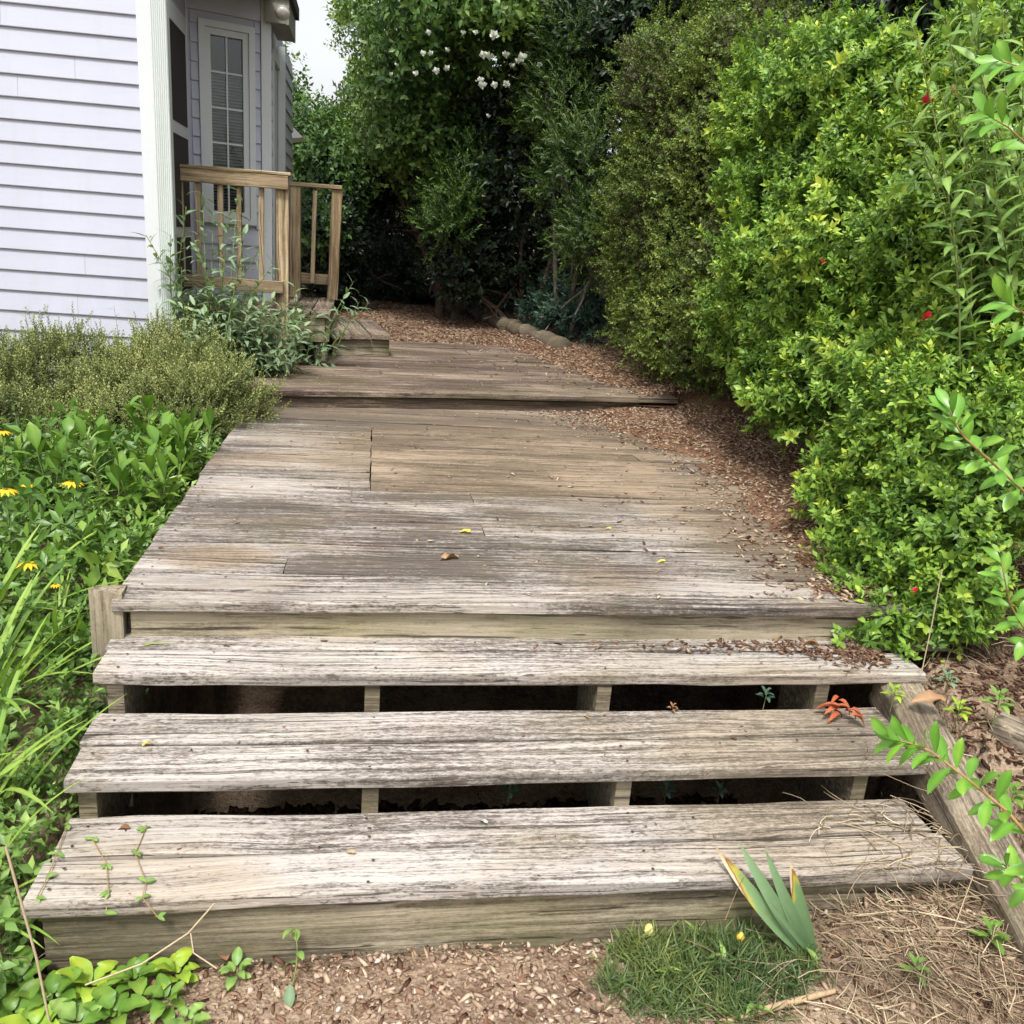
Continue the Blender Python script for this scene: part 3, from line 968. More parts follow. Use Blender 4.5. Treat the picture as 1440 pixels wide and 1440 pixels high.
def lathe(prof2, axis_, sides=18):
    axis_ = np.array(axis_, float); axis_ /= np.linalg.norm(axis_)
    a = np.cross(axis_, [0, 0, 1]); a /= np.linalg.norm(a); b = np.cross(axis_, a)
    V = [axis_ * h + r * (a * math.cos(2 * math.pi * k / sides) + b * math.sin(2 * math.pi * k / sides)) for (r, h) in prof2 for k in range(sides)]
    T = []
    for i in range(len(prof2) - 1):
        for k in range(sides):
            p_, q_ = i * sides + k, i * sides + (k + 1) % sides
            T += [(p_, p_ + sides, q_ + sides), (p_, q_ + sides, q_)]
    return np.array(V), np.array(T), np.full(len(V), .5)


ax = (.12, -.85, -.45)
v, t3, _ = lathe([(.001, .16), (.03, .155), (.045, .10), (.055, .05), (.056, .0)], [-q for q in ax])
obj('housing', mesh('housing', v, t3, smooth=True), LAMPM, fl)
v, t3, _ = lathe([(.054, -.004), (.05, .012), (.03, .022), (.001, .025)], ax)
obj('lens', mesh('lens', v, t3, smooth=True), LENS, fl)
v, t3, _ = tube([(0, .10, .05), (0, .12, .12), (-.01, .12, .17)], .012)
obj('arm', mesh('arm', v, t3), LAMPM, fl)

# ------------------------------------------------------------------ foliage machinery
def leaf4(L, W, fold=.18, droop=.1):
    V = np.array([(0, 0, 0), (W / 2, L * .48, fold * W), (0, L, -droop * L), (-W / 2, L * .48, fold * W), (0, L * .5, 0)])
    return V, np.array([(0, 1, 4), (1, 2, 4), (2, 3, 4), (3, 0, 4)])


def leaf2(L, W, fold=.25, droop=.05):
    V = np.array([(0, 0, 0), (W / 2, L * .55, fold * W), (0, L, -droop * L), (-W / 2, L * .55, fold * W)])
    return V, np.array([(0, 1, 2), (0, 2, 3)])


def leafN(L, W, seg=5, fold=.15, droop=.3, shape='oval', wave=0.0, seed=0):
    """3-column leaf with curved midrib; returns V,T"""
    rg = np.random.default_rng(seed)
    V = []
    s = np.linspace(0, 1, seg + 1)
    ang = 0; y = z = 0
    for i, q in enumerate(s):
        if shape == 'oval': wd = math.sin(math.pi * min(1, q * .94 + .04)) ** .75
        elif shape == 'lance': wd = (math.sin(math.pi * q ** .75)) ** .9
        elif shape == 'obov': wd = math.sin(math.pi * q ** 1.35) ** .8
        else: wd = min(1, .55 + q * 1.2) * (1 - q ** 3.5) ** .8            # strap
        wd = max(wd, .03)
        if i:
            ang = droop * q * 1.6
            y += L / seg * math.cos(ang); z -= L / seg * math.sin(ang)
        wv = rg.normal(0, wave) * W
        V += [(-wd * W / 2, y, z + fold * wd * W + wv), (0, y, z), (wd * W / 2, y, z + fold * wd * W - wv * .7)]
    T = []
    for i in range(seg):
        a = i * 3
        T += [(a, a + 1, a + 4), (a, a + 4, a + 3), (a + 1, a + 2, a + 5), (a + 1, a + 5, a + 4)]
    return np.array(V), np.array(T)


def frames(D, rg, roll=None):
    """matrices (n,3,3) whose third column is D, with random roll"""
    D = D / (np.linalg.norm(D, axis=1, keepdims=True) + 1e-9)
    h = np.where(np.abs(D[:, 2:3]) < .9, np.array([[0, 0, 1.]]), np.array([[1., 0, 0]]))
    a = np.cross(h, D); a /= np.linalg.norm(a, axis=1, keepdims=True)
    b = np.cross(D, a)
    r = rg.uniform(0, 2 * math.pi, len(D)) if roll is None else roll
    c, s = np.cos(r)[:, None], np.sin(r)[:, None]
    return np.stack([a * c + b * s, -a * s + b * c, D], -1)


def sprig(n, stem, leafVT, seed, open0=75, open1=35, taper=.8, tipnew=.35, whorl=2.4, stemr=0.0):
    """shoot along +Z with n leaves; leaf template along +Y, normal +Z"""
    rg = np.random.default_rng(seed)
    LV, LT = leafVT
    V, T, C = [], [], []
    m = 0
    for k in range(n):
        q = (k + .5) / n
        op = R(open0 + (open1 - open0) * q + rg.normal(0, 9))       # angle away from the stem
        az = whorl * k + rg.normal(0, .25)
        s = (1 - (1 - taper) * q) * rg.uniform(.8, 1.15)
        # leaf direction
        d = np.array([math.sin(op) * math.cos(az), math.sin(op) * math.sin(az), math.cos(op)])
        nrm = np.array([-math.cos(op) * math.cos(az), -math.cos(op) * math.sin(az), math.sin(op)])
        x = np.cross(d, nrm)
        Mx = np.stack([x, d, nrm], -1)
        tw = rg.normal(0, .25)
        Rz = np.array([[math.cos(tw), 0, math.sin(tw)], [0, 1, 0], [-math.sin(tw), 0, math.cos(tw)]])
        P = (LV * s) @ Rz.T @ Mx.T + np.array([0, 0, stem * q])
        V.append(P); T.append(LT + m); m += len(P)
        C.append(np.full(len(P), .35 + tipnew * q ** 2 + rg.normal(0, .09)))
    if stemr > 0:
        v, t_, c_ = tube([(0, 0, -stem * .3), (0, 0, stem)], [stemr, stemr * .5], 3)
        V.append(v); T.append(t_ + m); C.append(np.full(len(v), .05)); m += len(v)
    return np.concatenate(V), np.concatenate(T), np.concatenate(C)


def scatter(sprigs, pos, D, scale, tint, rg):
    parts = []
    N = len(pos)
    Mx = frames(D, rg) * scale[:, None, None]
    ch = rg.integers(0, len(sprigs), N)
    for i, (V, T, C) in enumerate(sprigs):
        ix = np.where(ch == i)[0]
        if not len(ix): continue
        P = np.einsum('nij,vj->nvi', Mx[ix], V) + pos[ix][:, None, :]
        nv = len(V)
        TT = (T[None] + (np.arange(len(ix)) * nv)[:, None, None]).reshape(-1, 3)
        CC = (C[None] + tint[ix][:, None]).reshape(-1)
        parts.append((P.reshape(-1, 3), TT, CC))
    return cat_arrays(parts)


def leafmesh(VT, base=.5, tip=.0):
    V, T = VT
    y = V[:, 1] / (V[:, 1].max() + 1e-9)
    mid = (np.arange(len(V)) % 3 == 1) * .22
    return mesh('leaf', V, T, base + tip * y + mid - .08, smooth=True)


def put_leaf(parent, me, mat, pos, d, nrm, s=1.0, name='leaf'):
    d = Vector(d).normalized(); n = Vector(nrm)
    x = d.cross(n)
    if x.length < 1e-4: x = d.orthogonal()
    x.normalize(); n = x.cross(d)
    o = obj(name, me, mat, parent)
    M = Matrix((x, d, n)).transposed().to_4x4() @ Matrix.Scale(s, 4)
    M.translation = Vector([float(q) for q in pos])
    o.matrix_basis = M
    return o


def blob(lumps, n, rg, depth=.45, rough=.18, freq=2.5, cam_bias=.65, under=.5, clump=0.0):
    """points in the outer shell of a union of ellipsoids, with outward directions"""
    Cn = np.array([l[0] for l in lumps], float); Rd = np.array([l[1] for l in lumps], float)
    area = (Rd[:, 0] * Rd[:, 1] + Rd[:, 1] * Rd[:, 2] + Rd[:, 0] * Rd[:, 2])
    PP, DD, SS = [], [], []
    got = 0
    while got < n:
        m = n * 2
        k = rg.choice(len(lumps), m, p=area / area.sum())
        d = rg.normal(size=(m, 3)); d /= np.linalg.norm(d, axis=1, keepdims=True)
        q = 1 - depth * rg.random(m) ** 1.7
        r = q * (1 + rough * vn(d * Rd[k] + Cn[k] * 3, freq) + rough * .55 * vn(d * Rd[k] + Cn[k] * 3, freq * 2.7, 1.3))
        P = Cn[k] + d * Rd[k] * r[:, None]
        nrm = d / Rd[k]; nrm /= np.linalg.norm(nrm, axis=1, keepdims=True)
        ok = np.ones(m, bool)
        for j in range(len(lumps)):
            e = (((P - Cn[j]) / Rd[j]) ** 2).sum(1)
            ok &= ~((e < (1 - depth) ** 2 * .9) & (k != j))
        if clump:
            ok &= ~((q > 1 - depth * .6) & (vn(P, 6.5, 2.1) + .6 * vn(P, 14, .7) < -.55 + clump * .5))
        tocam = CAM - P; tocam /= np.linalg.norm(tocam, axis=1, keepdims=True)
        face = (nrm * tocam).sum(1)
        ok &= ~((face < -.25) & (rg.random(m) < cam_bias))
        ok &= ~((nrm[:, 2] < -.5) & (rg.random(m) < under))
        PP.append(P[ok]); DD.append(nrm[ok]); SS.append(q[ok])
        got += ok.sum()
    return np.concatenate(PP)[:n], np.concatenate(DD)[:n], np.concatenate(SS)[:n]


def shrub(name, base, lumps, sprigs, n, mat, label, cat='shrub', group=None, seed=0, depth=.45, rough=.18, freq=2.5, upb=.5, jit=.45, smin=.75, smax=1.25,
          tintvar=.16, tintfreq=1.6, stems=6, stemr=.02, bark=BARK, crown='foliage', trunk='stem', cam_bias=.65, tvar2=.1, inner=0, inner_s=2.2, shoots=0, shoot_step=.05, leaf_parts=None, clump=0.0, tbias=0.0, newgrow=.45):
    rg = np.random.default_rng(seed)
    e = empty(name, base, label, cat, group)
    b = np.array(base, float)
    P, D, q = blob(lumps, n, rg, depth, rough, freq, cam_bias, clump=clump)
    P0 = P.copy()
    P = np.column_stack([P[:, 0], P[:, 1], np.maximum(P[:, 2], gz(P[:, 0], P[:, 1]) + .02)])
    D = D + np.array([0, 0, upb]) + rg.normal(0, jit, D.shape)
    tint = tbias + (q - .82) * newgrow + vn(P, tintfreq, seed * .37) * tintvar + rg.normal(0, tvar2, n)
    V, T, C = scatter(sprigs, P - b, D, rg.uniform(smin, smax, n), tint, rg)
    if shoots:
        P3, D3, q3 = blob(lumps, shoots, rg, .08, rough, freq, cam_bias)
        D3 = D3 * .6 + np.array([0, 0, upb]) + rg.normal(0, .35, D3.shape)
        D3 /= np.linalg.norm(D3, axis=1, keepdims=True)
        for j in range(4):
            kk = rg.random(shoots) < (1, .9, .7, .45)[j]
            Pj = (P3 + D3 * shoot_step * j + np.array([0, 0, -.004 * j * j]))[kk]
            v3 = scatter(sprigs, Pj - b, D3[kk] + rg.normal(0, .15, D3[kk].shape), rg.uniform(.8, 1.15, len(Pj)), np.full(len(Pj), -.02 + tbias + .05 * j) + rg.normal(0, .08, len(Pj)), rg)
            V, T, C = cat_arrays([(V, T, C), v3])
    if inner:
        P, D, q = blob([(l[0], tuple(np.array(l[1]) * .66)) for l in lumps], inner, rg, .6, rough, freq, 0.3, .2)
        P[:, 2] = np.maximum(P[:, 2], gz(P[:, 0], P[:, 1]) + .02)
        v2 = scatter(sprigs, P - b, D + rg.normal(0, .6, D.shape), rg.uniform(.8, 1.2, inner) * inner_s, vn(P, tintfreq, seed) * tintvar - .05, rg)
        V, T, C = cat_arrays([(V, T, C), v2])
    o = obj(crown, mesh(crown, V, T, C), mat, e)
    tag(o, kind='stuff')
    if leaf_parts:
        nl, me = leaf_parts
        P4, D4, q4 = blob(lumps, 6000, rg, .06, rough, freq, 1.0)
        tc_ = CAM - P4; dist = np.linalg.norm(tc_, axis=1); tc_ /= dist[:, None]
        fc = (D4 * tc_).sum(1)
        ix = np.where(fc > .25)[0]; ix = ix[np.argsort(dist[ix] + rg.uniform(0, 1.2, len(ix)))][:nl]
        for i in ix:
            dd = D4[i] * .5 + rg.normal(0, .6, 3) + np.array([0, 0, .2])
            put_leaf(e, me[rg.integers(0, len(me))], mat, P4[i] - b, dd, D4[i] * .7 + np.array([0, 0, .7]), rg.uniform(.8, 1.2))
    for k in range(stems):
        l = lumps[k % len(lumps)]
        tip = np.array(l[0]) + rg.normal(0, .25, 3) * np.array(l[1])
        mid = (b + tip) / 2 + rg.normal(0, .08, 3) * np.linalg.norm(tip - b)
        st0 = b + np.array([rg.normal(0, stemr * 2), rg.normal(0, stemr * 2), -.05])
        pts = [st0, (st0 * .6 + mid * .4) + rg.normal(0, .02, 3), mid, (mid + tip) / 2 + rg.normal(0, .04, 3), tip]
        v, t_, c_ = tube(np.array(pts) - b, [stemr, stemr * .85, stemr * .65, stemr * .45, stemr * .2], 6)
        # side twigs
        prt = [(v, t_, c_)]
        for j in range(5):
            i0 = rg.integers(1, 4)
            p0 = pts[i0]
            d = rg.normal(0, 1, 3) * np.array(l[1]) * .45
            prt.append(tube(np.array([p0, p0 + d * .5 + rg.normal(0, .03, 3), p0 + d]) - b, [stemr * .45, stemr * .3, stemr * .12], 5))
        v, t_, c_ = cat_arrays(prt)
        obj(trunk, mesh(trunk, v, t_, smooth=True), bark, e)
    return e


def LP(x, y, Yd, rx, rz, ry):
    """lump from photo pixel centre, pixel radii and depth radius in metres"""
    c = aty(x, y, Yd)
    m = ((c - CAM) @ fw) / F
    return (tuple(c), (rx * m, ry, rz * m))


# ------------------------------------------------------------------ back: trees and evergreens
rgS = np.random.default_rng(3)
sT = [sprig(7, .16, leaf4(.085, .045), 100 + i, 80, 45) for i in range(4)]           # tree leaves
sE = [sprig(7, .13, leaf4(.075, .034), 110 + i, 75, 35) for i in range(4)]           # evergreen
sC = [sprig(22, .22, leaf2(.05, .012), 120 + i, 70, 40, whorl=3.14 + .25) for i in range(4)]  # feathery
sAz = [sprig(9, .05, leaf4(L, L * .5, .10, .12), 130 + i, 85, 30, tipnew=tn, stemr=.0014) for i, (L, tn) in enumerate(((.036, .45), (.030, .3), (.042, .5), (.036, .15), (.027, .35), (.048, .3)))]
sAz.append(sprig(7, .07, leaf4(.040, .012, .1, .3), 139, 95, 60, tipnew=-.3, stemr=.0016))
sHo = [sprig(10, .075, leaf2(.028, .017), 140 + i, 75, 35, tipnew=.3) for i in range(4)]
sBl = [sprig(9, .12, leaf4(.075, .026), 150 + i, 80, 40) for i in range(4)]

rose = shrub('flowering_tree', aty(640, 425, 11.2) * [1, 1, 0] + [0, 0, .7],
             [LP(590, 70, 11.3, 85, 110, .9), LP(690, 60, 10.8, 130, 120, 1.0), LP(640, 190, 10.9, 130, 90, .8), LP(540, 215, 11.5, 50, 55, .7), LP(770, 170, 10.6, 80, 110, .8), LP(620, -60, 11.2, 110, 70, 1.2), LP(760, -40, 11, 150, 90, 1.2), LP(610, 30, 9.7, 85, 70, .8), LP(710, 20, 9.5, 90, 70, .8), LP(560, 120, 10.1, 50, 50, .6), LP(600, 200, 10.3, 80, 45, .5)],  # nearer lumps are extra canopy, added to shade the path below
             sT, 7000, L_TREE, 'tall green tree with clusters of white blossom beside the dark tree arch', 'tree', seed=11, depth=.6, rough=.4, freq=1.6, stems=4, stemr=.06, crown='crown', trunk='trunk', tintvar=.25, upb=.2, inner=1300, inner_s=1.4)
shrub('leafy_tree', aty(430, 400, 12.5) * [1, 1, 0] + [0, 0, .7],
      [LP(430, 205, 12.2, 50, 60, .8), LP(470, 265, 11.6, 60, 60, .7), LP(430, 320, 11.2, 60, 50, .6), LP(385, 200, 13, 40, 120, .8)],
      sT, 2200, L_TREE, 'loose green tree showing pale leaves between the house eave and the sky gap', 'tree', seed=12, depth=.6, rough=.4, freq=1.6, stems=3, stemr=.05, crown='crown', trunk='trunk', tintvar=.25, upb=.2)
shrub('leafy_tree', aty(495, 400, 14) * [1, 1, 0] + [0, 0, .72],
      [LP(500, 30, 13.5, 22, 40, .5), LP(515, 120, 13.5, 22, 40, .5), LP(490, 190, 15, 45, 30, .8), LP(460, 215, 16, 50, 40, .8)],
      sT, 1200, L_SHRUB, 'airy pale green tree at the edge of the white sky gap', 'tree', seed=13, depth=.75, rough=.3, stems=2, stemr=.05, crown='crown', trunk='trunk', upb=.2)
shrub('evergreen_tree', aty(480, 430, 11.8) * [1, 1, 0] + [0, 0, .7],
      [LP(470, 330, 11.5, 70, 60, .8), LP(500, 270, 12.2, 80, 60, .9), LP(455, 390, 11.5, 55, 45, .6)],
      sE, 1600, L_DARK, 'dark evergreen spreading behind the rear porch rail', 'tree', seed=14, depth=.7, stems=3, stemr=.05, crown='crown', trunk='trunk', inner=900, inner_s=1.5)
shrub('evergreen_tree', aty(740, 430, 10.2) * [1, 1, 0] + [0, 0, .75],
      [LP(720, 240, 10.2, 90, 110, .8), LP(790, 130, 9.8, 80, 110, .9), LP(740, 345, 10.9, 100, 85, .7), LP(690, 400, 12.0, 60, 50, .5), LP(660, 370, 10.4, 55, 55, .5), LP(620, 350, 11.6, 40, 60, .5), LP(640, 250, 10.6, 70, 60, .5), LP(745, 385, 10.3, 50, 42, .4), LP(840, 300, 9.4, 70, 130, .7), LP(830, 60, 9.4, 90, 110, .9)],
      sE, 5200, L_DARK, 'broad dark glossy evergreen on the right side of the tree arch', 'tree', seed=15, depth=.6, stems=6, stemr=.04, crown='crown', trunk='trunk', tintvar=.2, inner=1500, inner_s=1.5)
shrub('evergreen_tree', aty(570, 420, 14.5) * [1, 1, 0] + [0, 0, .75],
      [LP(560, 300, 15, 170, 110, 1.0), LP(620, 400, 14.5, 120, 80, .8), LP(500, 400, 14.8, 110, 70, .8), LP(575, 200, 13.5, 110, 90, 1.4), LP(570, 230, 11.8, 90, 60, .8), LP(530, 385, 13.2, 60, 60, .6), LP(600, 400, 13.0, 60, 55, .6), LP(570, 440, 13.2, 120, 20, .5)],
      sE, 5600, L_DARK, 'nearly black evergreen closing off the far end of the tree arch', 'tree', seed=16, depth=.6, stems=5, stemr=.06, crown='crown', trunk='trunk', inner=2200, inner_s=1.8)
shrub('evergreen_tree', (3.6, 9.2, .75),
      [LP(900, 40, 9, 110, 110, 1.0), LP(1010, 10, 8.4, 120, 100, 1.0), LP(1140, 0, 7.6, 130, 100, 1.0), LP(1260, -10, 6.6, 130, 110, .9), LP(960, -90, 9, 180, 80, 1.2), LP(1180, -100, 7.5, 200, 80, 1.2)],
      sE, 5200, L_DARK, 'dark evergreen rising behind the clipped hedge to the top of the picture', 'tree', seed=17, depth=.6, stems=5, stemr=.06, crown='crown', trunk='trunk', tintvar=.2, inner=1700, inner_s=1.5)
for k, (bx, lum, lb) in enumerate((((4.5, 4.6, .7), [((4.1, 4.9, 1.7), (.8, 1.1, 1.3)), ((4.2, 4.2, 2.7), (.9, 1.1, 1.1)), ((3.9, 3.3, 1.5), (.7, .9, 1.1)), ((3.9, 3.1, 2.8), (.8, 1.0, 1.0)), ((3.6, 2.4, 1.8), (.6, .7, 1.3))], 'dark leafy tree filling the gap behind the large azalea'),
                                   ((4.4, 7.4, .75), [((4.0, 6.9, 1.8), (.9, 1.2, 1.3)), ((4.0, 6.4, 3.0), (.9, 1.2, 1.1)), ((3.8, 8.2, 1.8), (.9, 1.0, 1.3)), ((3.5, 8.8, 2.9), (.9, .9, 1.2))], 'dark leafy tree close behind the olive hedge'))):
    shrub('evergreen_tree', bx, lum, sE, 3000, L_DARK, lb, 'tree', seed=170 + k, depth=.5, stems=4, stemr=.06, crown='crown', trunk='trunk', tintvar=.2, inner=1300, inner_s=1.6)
shrub('feathery_tree', aty(800, 430, 9) * [1, 1, 0] + [0, 0, .75],
      [LP(795, 150, 9.0, 45, 60, .5), LP(815, 240, 8.6, 45, 70, .5), LP(835, 330, 8.3, 50, 60, .45), LP(800, 60, 9, 40, 60, .5)],
      sC, 1500, L_SPRUCE, 'feathery mid green tree with a bare slanting trunk beside the olive hedge', 'tree', seed=18, depth=.7, rough=.3, stems=3, stemr=.035, bark=BARK_G, crown='crown', trunk='trunk')
shrub('yellow_green_shrub', aty(695, 410, 11.9) * [1, 1, 0] + [0, 0, .73],
      [LP(655, 235, 9.9, 26, 30, .3), LP(640, 280, 9.8, 30, 28, .3), LP(622, 318, 9.7, 26, 22, .25)],
      sC, 420, L_SHRUB, 'small bright yellow green shrub at the mouth of the dark tree arch', 'shrub', seed=19, tbias=-.25, depth=.8, rough=.5, freq=4, stems=2, stemr=.008, bark=DARKBARK)
# bare slanting trunk
v, t3, _ = tube([aty(770, 130, 9.0), aty(780, 210, 9.0), aty(812, 330, 8.9), aty(850, 420, 8.8), aty(880, 470, 8.7)], [.03, .035, .04, .045, .05], 8)
tag(obj('fallen_branch', mesh('fallen_branch', v, t3, smooth=True), BARK_G), 'bare grey branch leaning diagonally through the dark evergreen', 'branch')
# base plants
shrub('blue_green_plant', aty(715, 430, 11) * [1, 1, 0] + [0, 0, .74], [LP(690, 398, 11.6, 40, 30, .35), LP(735, 415, 10.6, 45, 28, .35), LP(765, 438, 9.8, 32, 20, .3)], sBl, 620, L_BLUE,
      'blue green leafy plant behind the log edging', 'plant', seed=21, depth=.8, stems=6, stemr=.01)
shrub('blue_green_plant', aty(810, 470, 8.9) * [1, 1, 0] + [0, 0, .75], [LP(808, 425, 9.2, 46, 42, .35), LP(838, 450, 8.8, 40, 28, .3), LP(790, 452, 9.0, 30, 22, .25)], sBl, 760, L_BLUE,
      'dark blue green leafy plant at the foot of the feathery tree', 'plant', seed=22, depth=.8, stems=6, stemr=.01)

# white blossoms
petalW = mesh('blossom_petals', *(lambda a: (a[0], a[1], a[2]))(sprig(12, .03, leaf4(.040, .040, .12, .1), 501, 95, 15)))
for k, (x, y, s) in enumerate([(696, 52, 1.3), (678, 78, 1.1), (690, 80, 1.2), (713, 77, 1.0), (735, 80, 1.2), (717, 93, .9), (679, 120, 1.2), (694, 120, 1.0), (714, 120, 1.0), (612, 100, 1.0), (625, 97, 1.0), (595, 75, .8),
                                (603, 75, .8), (632, 72, .8), (584, 104, .8), (650, 46, .7), (668, 46, .7), (602, 46, .8), (760, 92, .8), (677, 112, .9), (731, 86, .9), (688, 164, .6), (548, 105, .6), (560, 92, .6)]):
    p = aty(x, y, 8.85)
    o = obj('blossom', petalW, L_PETALW, rose)
    o.location = tuple(p - np.array(rose.location)); o.scale = (s * .95,) * 3
    o.rotation_euler = (R(60 + 30 * rnd.random()), 0, rnd.random() * 6)

# ------------------------------------------------------------------ right: hedge and azaleas
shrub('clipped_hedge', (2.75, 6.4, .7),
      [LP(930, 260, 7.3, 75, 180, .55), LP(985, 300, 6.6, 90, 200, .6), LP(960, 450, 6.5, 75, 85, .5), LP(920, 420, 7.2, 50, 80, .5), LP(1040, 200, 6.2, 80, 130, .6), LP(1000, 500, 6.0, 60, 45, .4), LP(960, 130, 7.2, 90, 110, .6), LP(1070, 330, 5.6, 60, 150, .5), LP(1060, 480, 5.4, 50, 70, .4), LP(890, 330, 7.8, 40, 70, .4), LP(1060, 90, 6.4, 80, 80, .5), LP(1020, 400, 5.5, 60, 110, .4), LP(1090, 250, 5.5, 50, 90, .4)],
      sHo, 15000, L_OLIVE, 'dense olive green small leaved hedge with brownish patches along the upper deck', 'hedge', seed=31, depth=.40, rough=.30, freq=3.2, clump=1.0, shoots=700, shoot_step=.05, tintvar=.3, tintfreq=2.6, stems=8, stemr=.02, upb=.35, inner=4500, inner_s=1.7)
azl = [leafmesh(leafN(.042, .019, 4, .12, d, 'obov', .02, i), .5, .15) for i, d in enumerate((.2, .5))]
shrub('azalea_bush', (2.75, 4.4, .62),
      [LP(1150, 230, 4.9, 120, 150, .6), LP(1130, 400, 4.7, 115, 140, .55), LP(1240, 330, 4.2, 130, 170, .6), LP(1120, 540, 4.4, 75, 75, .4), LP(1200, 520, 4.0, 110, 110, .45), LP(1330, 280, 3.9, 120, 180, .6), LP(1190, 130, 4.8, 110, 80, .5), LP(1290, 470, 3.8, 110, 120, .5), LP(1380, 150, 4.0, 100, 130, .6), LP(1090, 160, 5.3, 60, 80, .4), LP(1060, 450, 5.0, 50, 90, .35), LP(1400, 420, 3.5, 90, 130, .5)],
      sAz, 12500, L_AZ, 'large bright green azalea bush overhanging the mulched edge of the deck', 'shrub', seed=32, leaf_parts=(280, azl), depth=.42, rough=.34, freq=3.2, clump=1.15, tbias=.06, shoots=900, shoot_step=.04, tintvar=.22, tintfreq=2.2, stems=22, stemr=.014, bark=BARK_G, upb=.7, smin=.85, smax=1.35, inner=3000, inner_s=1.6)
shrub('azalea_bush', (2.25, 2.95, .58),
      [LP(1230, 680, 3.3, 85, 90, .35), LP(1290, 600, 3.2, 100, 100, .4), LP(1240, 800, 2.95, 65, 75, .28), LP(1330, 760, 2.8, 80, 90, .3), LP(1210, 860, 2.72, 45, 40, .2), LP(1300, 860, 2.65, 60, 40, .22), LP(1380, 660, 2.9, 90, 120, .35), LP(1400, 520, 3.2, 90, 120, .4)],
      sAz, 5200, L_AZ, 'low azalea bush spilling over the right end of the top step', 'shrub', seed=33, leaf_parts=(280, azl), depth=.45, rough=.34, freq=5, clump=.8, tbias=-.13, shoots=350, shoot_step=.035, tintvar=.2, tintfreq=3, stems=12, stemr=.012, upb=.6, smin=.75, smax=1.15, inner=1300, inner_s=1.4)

# azalea flowers
petR = mesh('petals', *sprig(6, .004, leaf4(.024, .02, .2, .1), 511, 75, 35))
for (x, y, d, s, m_, lb) in ((1307, 447, 3.05, 1.3, L_PETALR, 'crimson azalea flower low on the large azalea bush'), (1305, 141, 3.15, 1.2, L_PETALR, 'red flower beside a peach one high in the azalea'),
                             (1155, 368, 3.75, 1.1, L_PETALR, 'small red flower on a yellowish shoot of the large azalea'), (1290, 830, 2.42, .8, L_PETALR, 'single pink red flower on the low azalea by the steps'),
                             (1338, 129, 3.05, 1.2, L_PETALP, 'pale peach flower among tall willow leaved stems')):
    f_ = empty('azalea_flower', aty(x, y, d), lb, 'flower', None)
    me = petR.copy(); me.materials.clear()
    o = obj('petals', me, m_, f_); o.scale = (s,) * 3; o.rotation_euler = (R(50), R(-20), rnd.random() * 6)
    v, t3, _ = tube([(0, 0, 0), (.03, .05, -.02), (.05, .12, -.05)], .0015, 4)
    obj('stem', mesh('stem', v, t3), TWIG, f_)


# ------------------------------------------------------------------ plants built leaf by leaf
def stem_plant(name, base, label, cat, stems, meshes, mat, n, stemmat=TWIG, open_=70, top_open=48, lsc=(1.1, .8), group=None, seed=0, rad=.005, start=.2, whorl=2.4, joined=False):
    """stems: list of (offset, tip offset, bow); leaves spiral up each stem, each one an object (or joined when small)"""
    rg = np.random.default_rng(seed)
    e = empty(name, base, label, cat, group)
    parts = []
    for (o0, tip, bow) in stems:
        o0 = np.array(o0, float); tip = np.array(tip, float); bow = np.array(bow, float)
        ts = np.linspace(0, 1, 9)
        pts = np.array([o0 * (1 - t) + tip * t + bow * math.sin(math.pi * t) for t in ts])
        v, t3, c3 = tube(pts, rad * (1.15 - ts * .8), 5)
        obj('stem', mesh('stem', v, t3, smooth=True), stemmat, e)
        for k in range(n):
            q = start + (1 - start) * (k + .5) / n
            i = min(int(q * 8), 7); fr = q * 8 - i
            p = pts[i] * (1 - fr) + pts[i + 1] * fr
            tg = pts[i + 1] - pts[i]; tg /= np.linalg.norm(tg)
            a = np.cross(tg, [.2, .9, .1]); a /= np.linalg.norm(a); b = np.cross(tg, a)
            az = whorl * k + rg.normal(0, .3)
            op = R(open_ + (top_open - open_) * q + rg.normal(0, 8))
            out = a * math.cos(az) + b * math.sin(az)
            d = tg * math.cos(op) + out * math.sin(op)
            nr = tg * math.sin(op) - out * math.cos(op)
            s = (lsc[0] + (lsc[1] - lsc[0]) * q) * rg.uniform(.8, 1.15)
            me = meshes[rg.integers(0, len(meshes))]
            if joined:
                Vv, Tt = me
                x = np.cross(d, nr)
                Mx = np.stack([x, d, nr], -1)
                parts.append(((Vv * s) @ Mx.T + p, Tt, np.full(len(Vv), .4 + .35 * q + rg.normal(0, .1))))
            else:
                put_leaf(e, me, mat, p, d, nr, s)
    if joined:
        v, t3, c3 = cat_arrays(parts)
        tag(obj('foliage', mesh('foliage', v, t3, c3, smooth=True), mat, e), kind='stuff')
    return e


def G(x, y):
    """a point on the ground"""
    return np.array([x, y, float(gz(x, y))])


lance = [leafmesh(leafN(.10, .024, 5, .12, d, 'lance', .02, i), .45, .15) for i, d in enumerate((.3, .6, .9))]
lanceB = [leafmesh(leafN(.12, .030, 5, .10, d, 'lance', .02, i), .45, .15) for i, d in enumerate((.2, .5, .8))]
lanceR = [leafN(.095, .026, 4, .12, d, 'lance') for d in (.3, .6)]

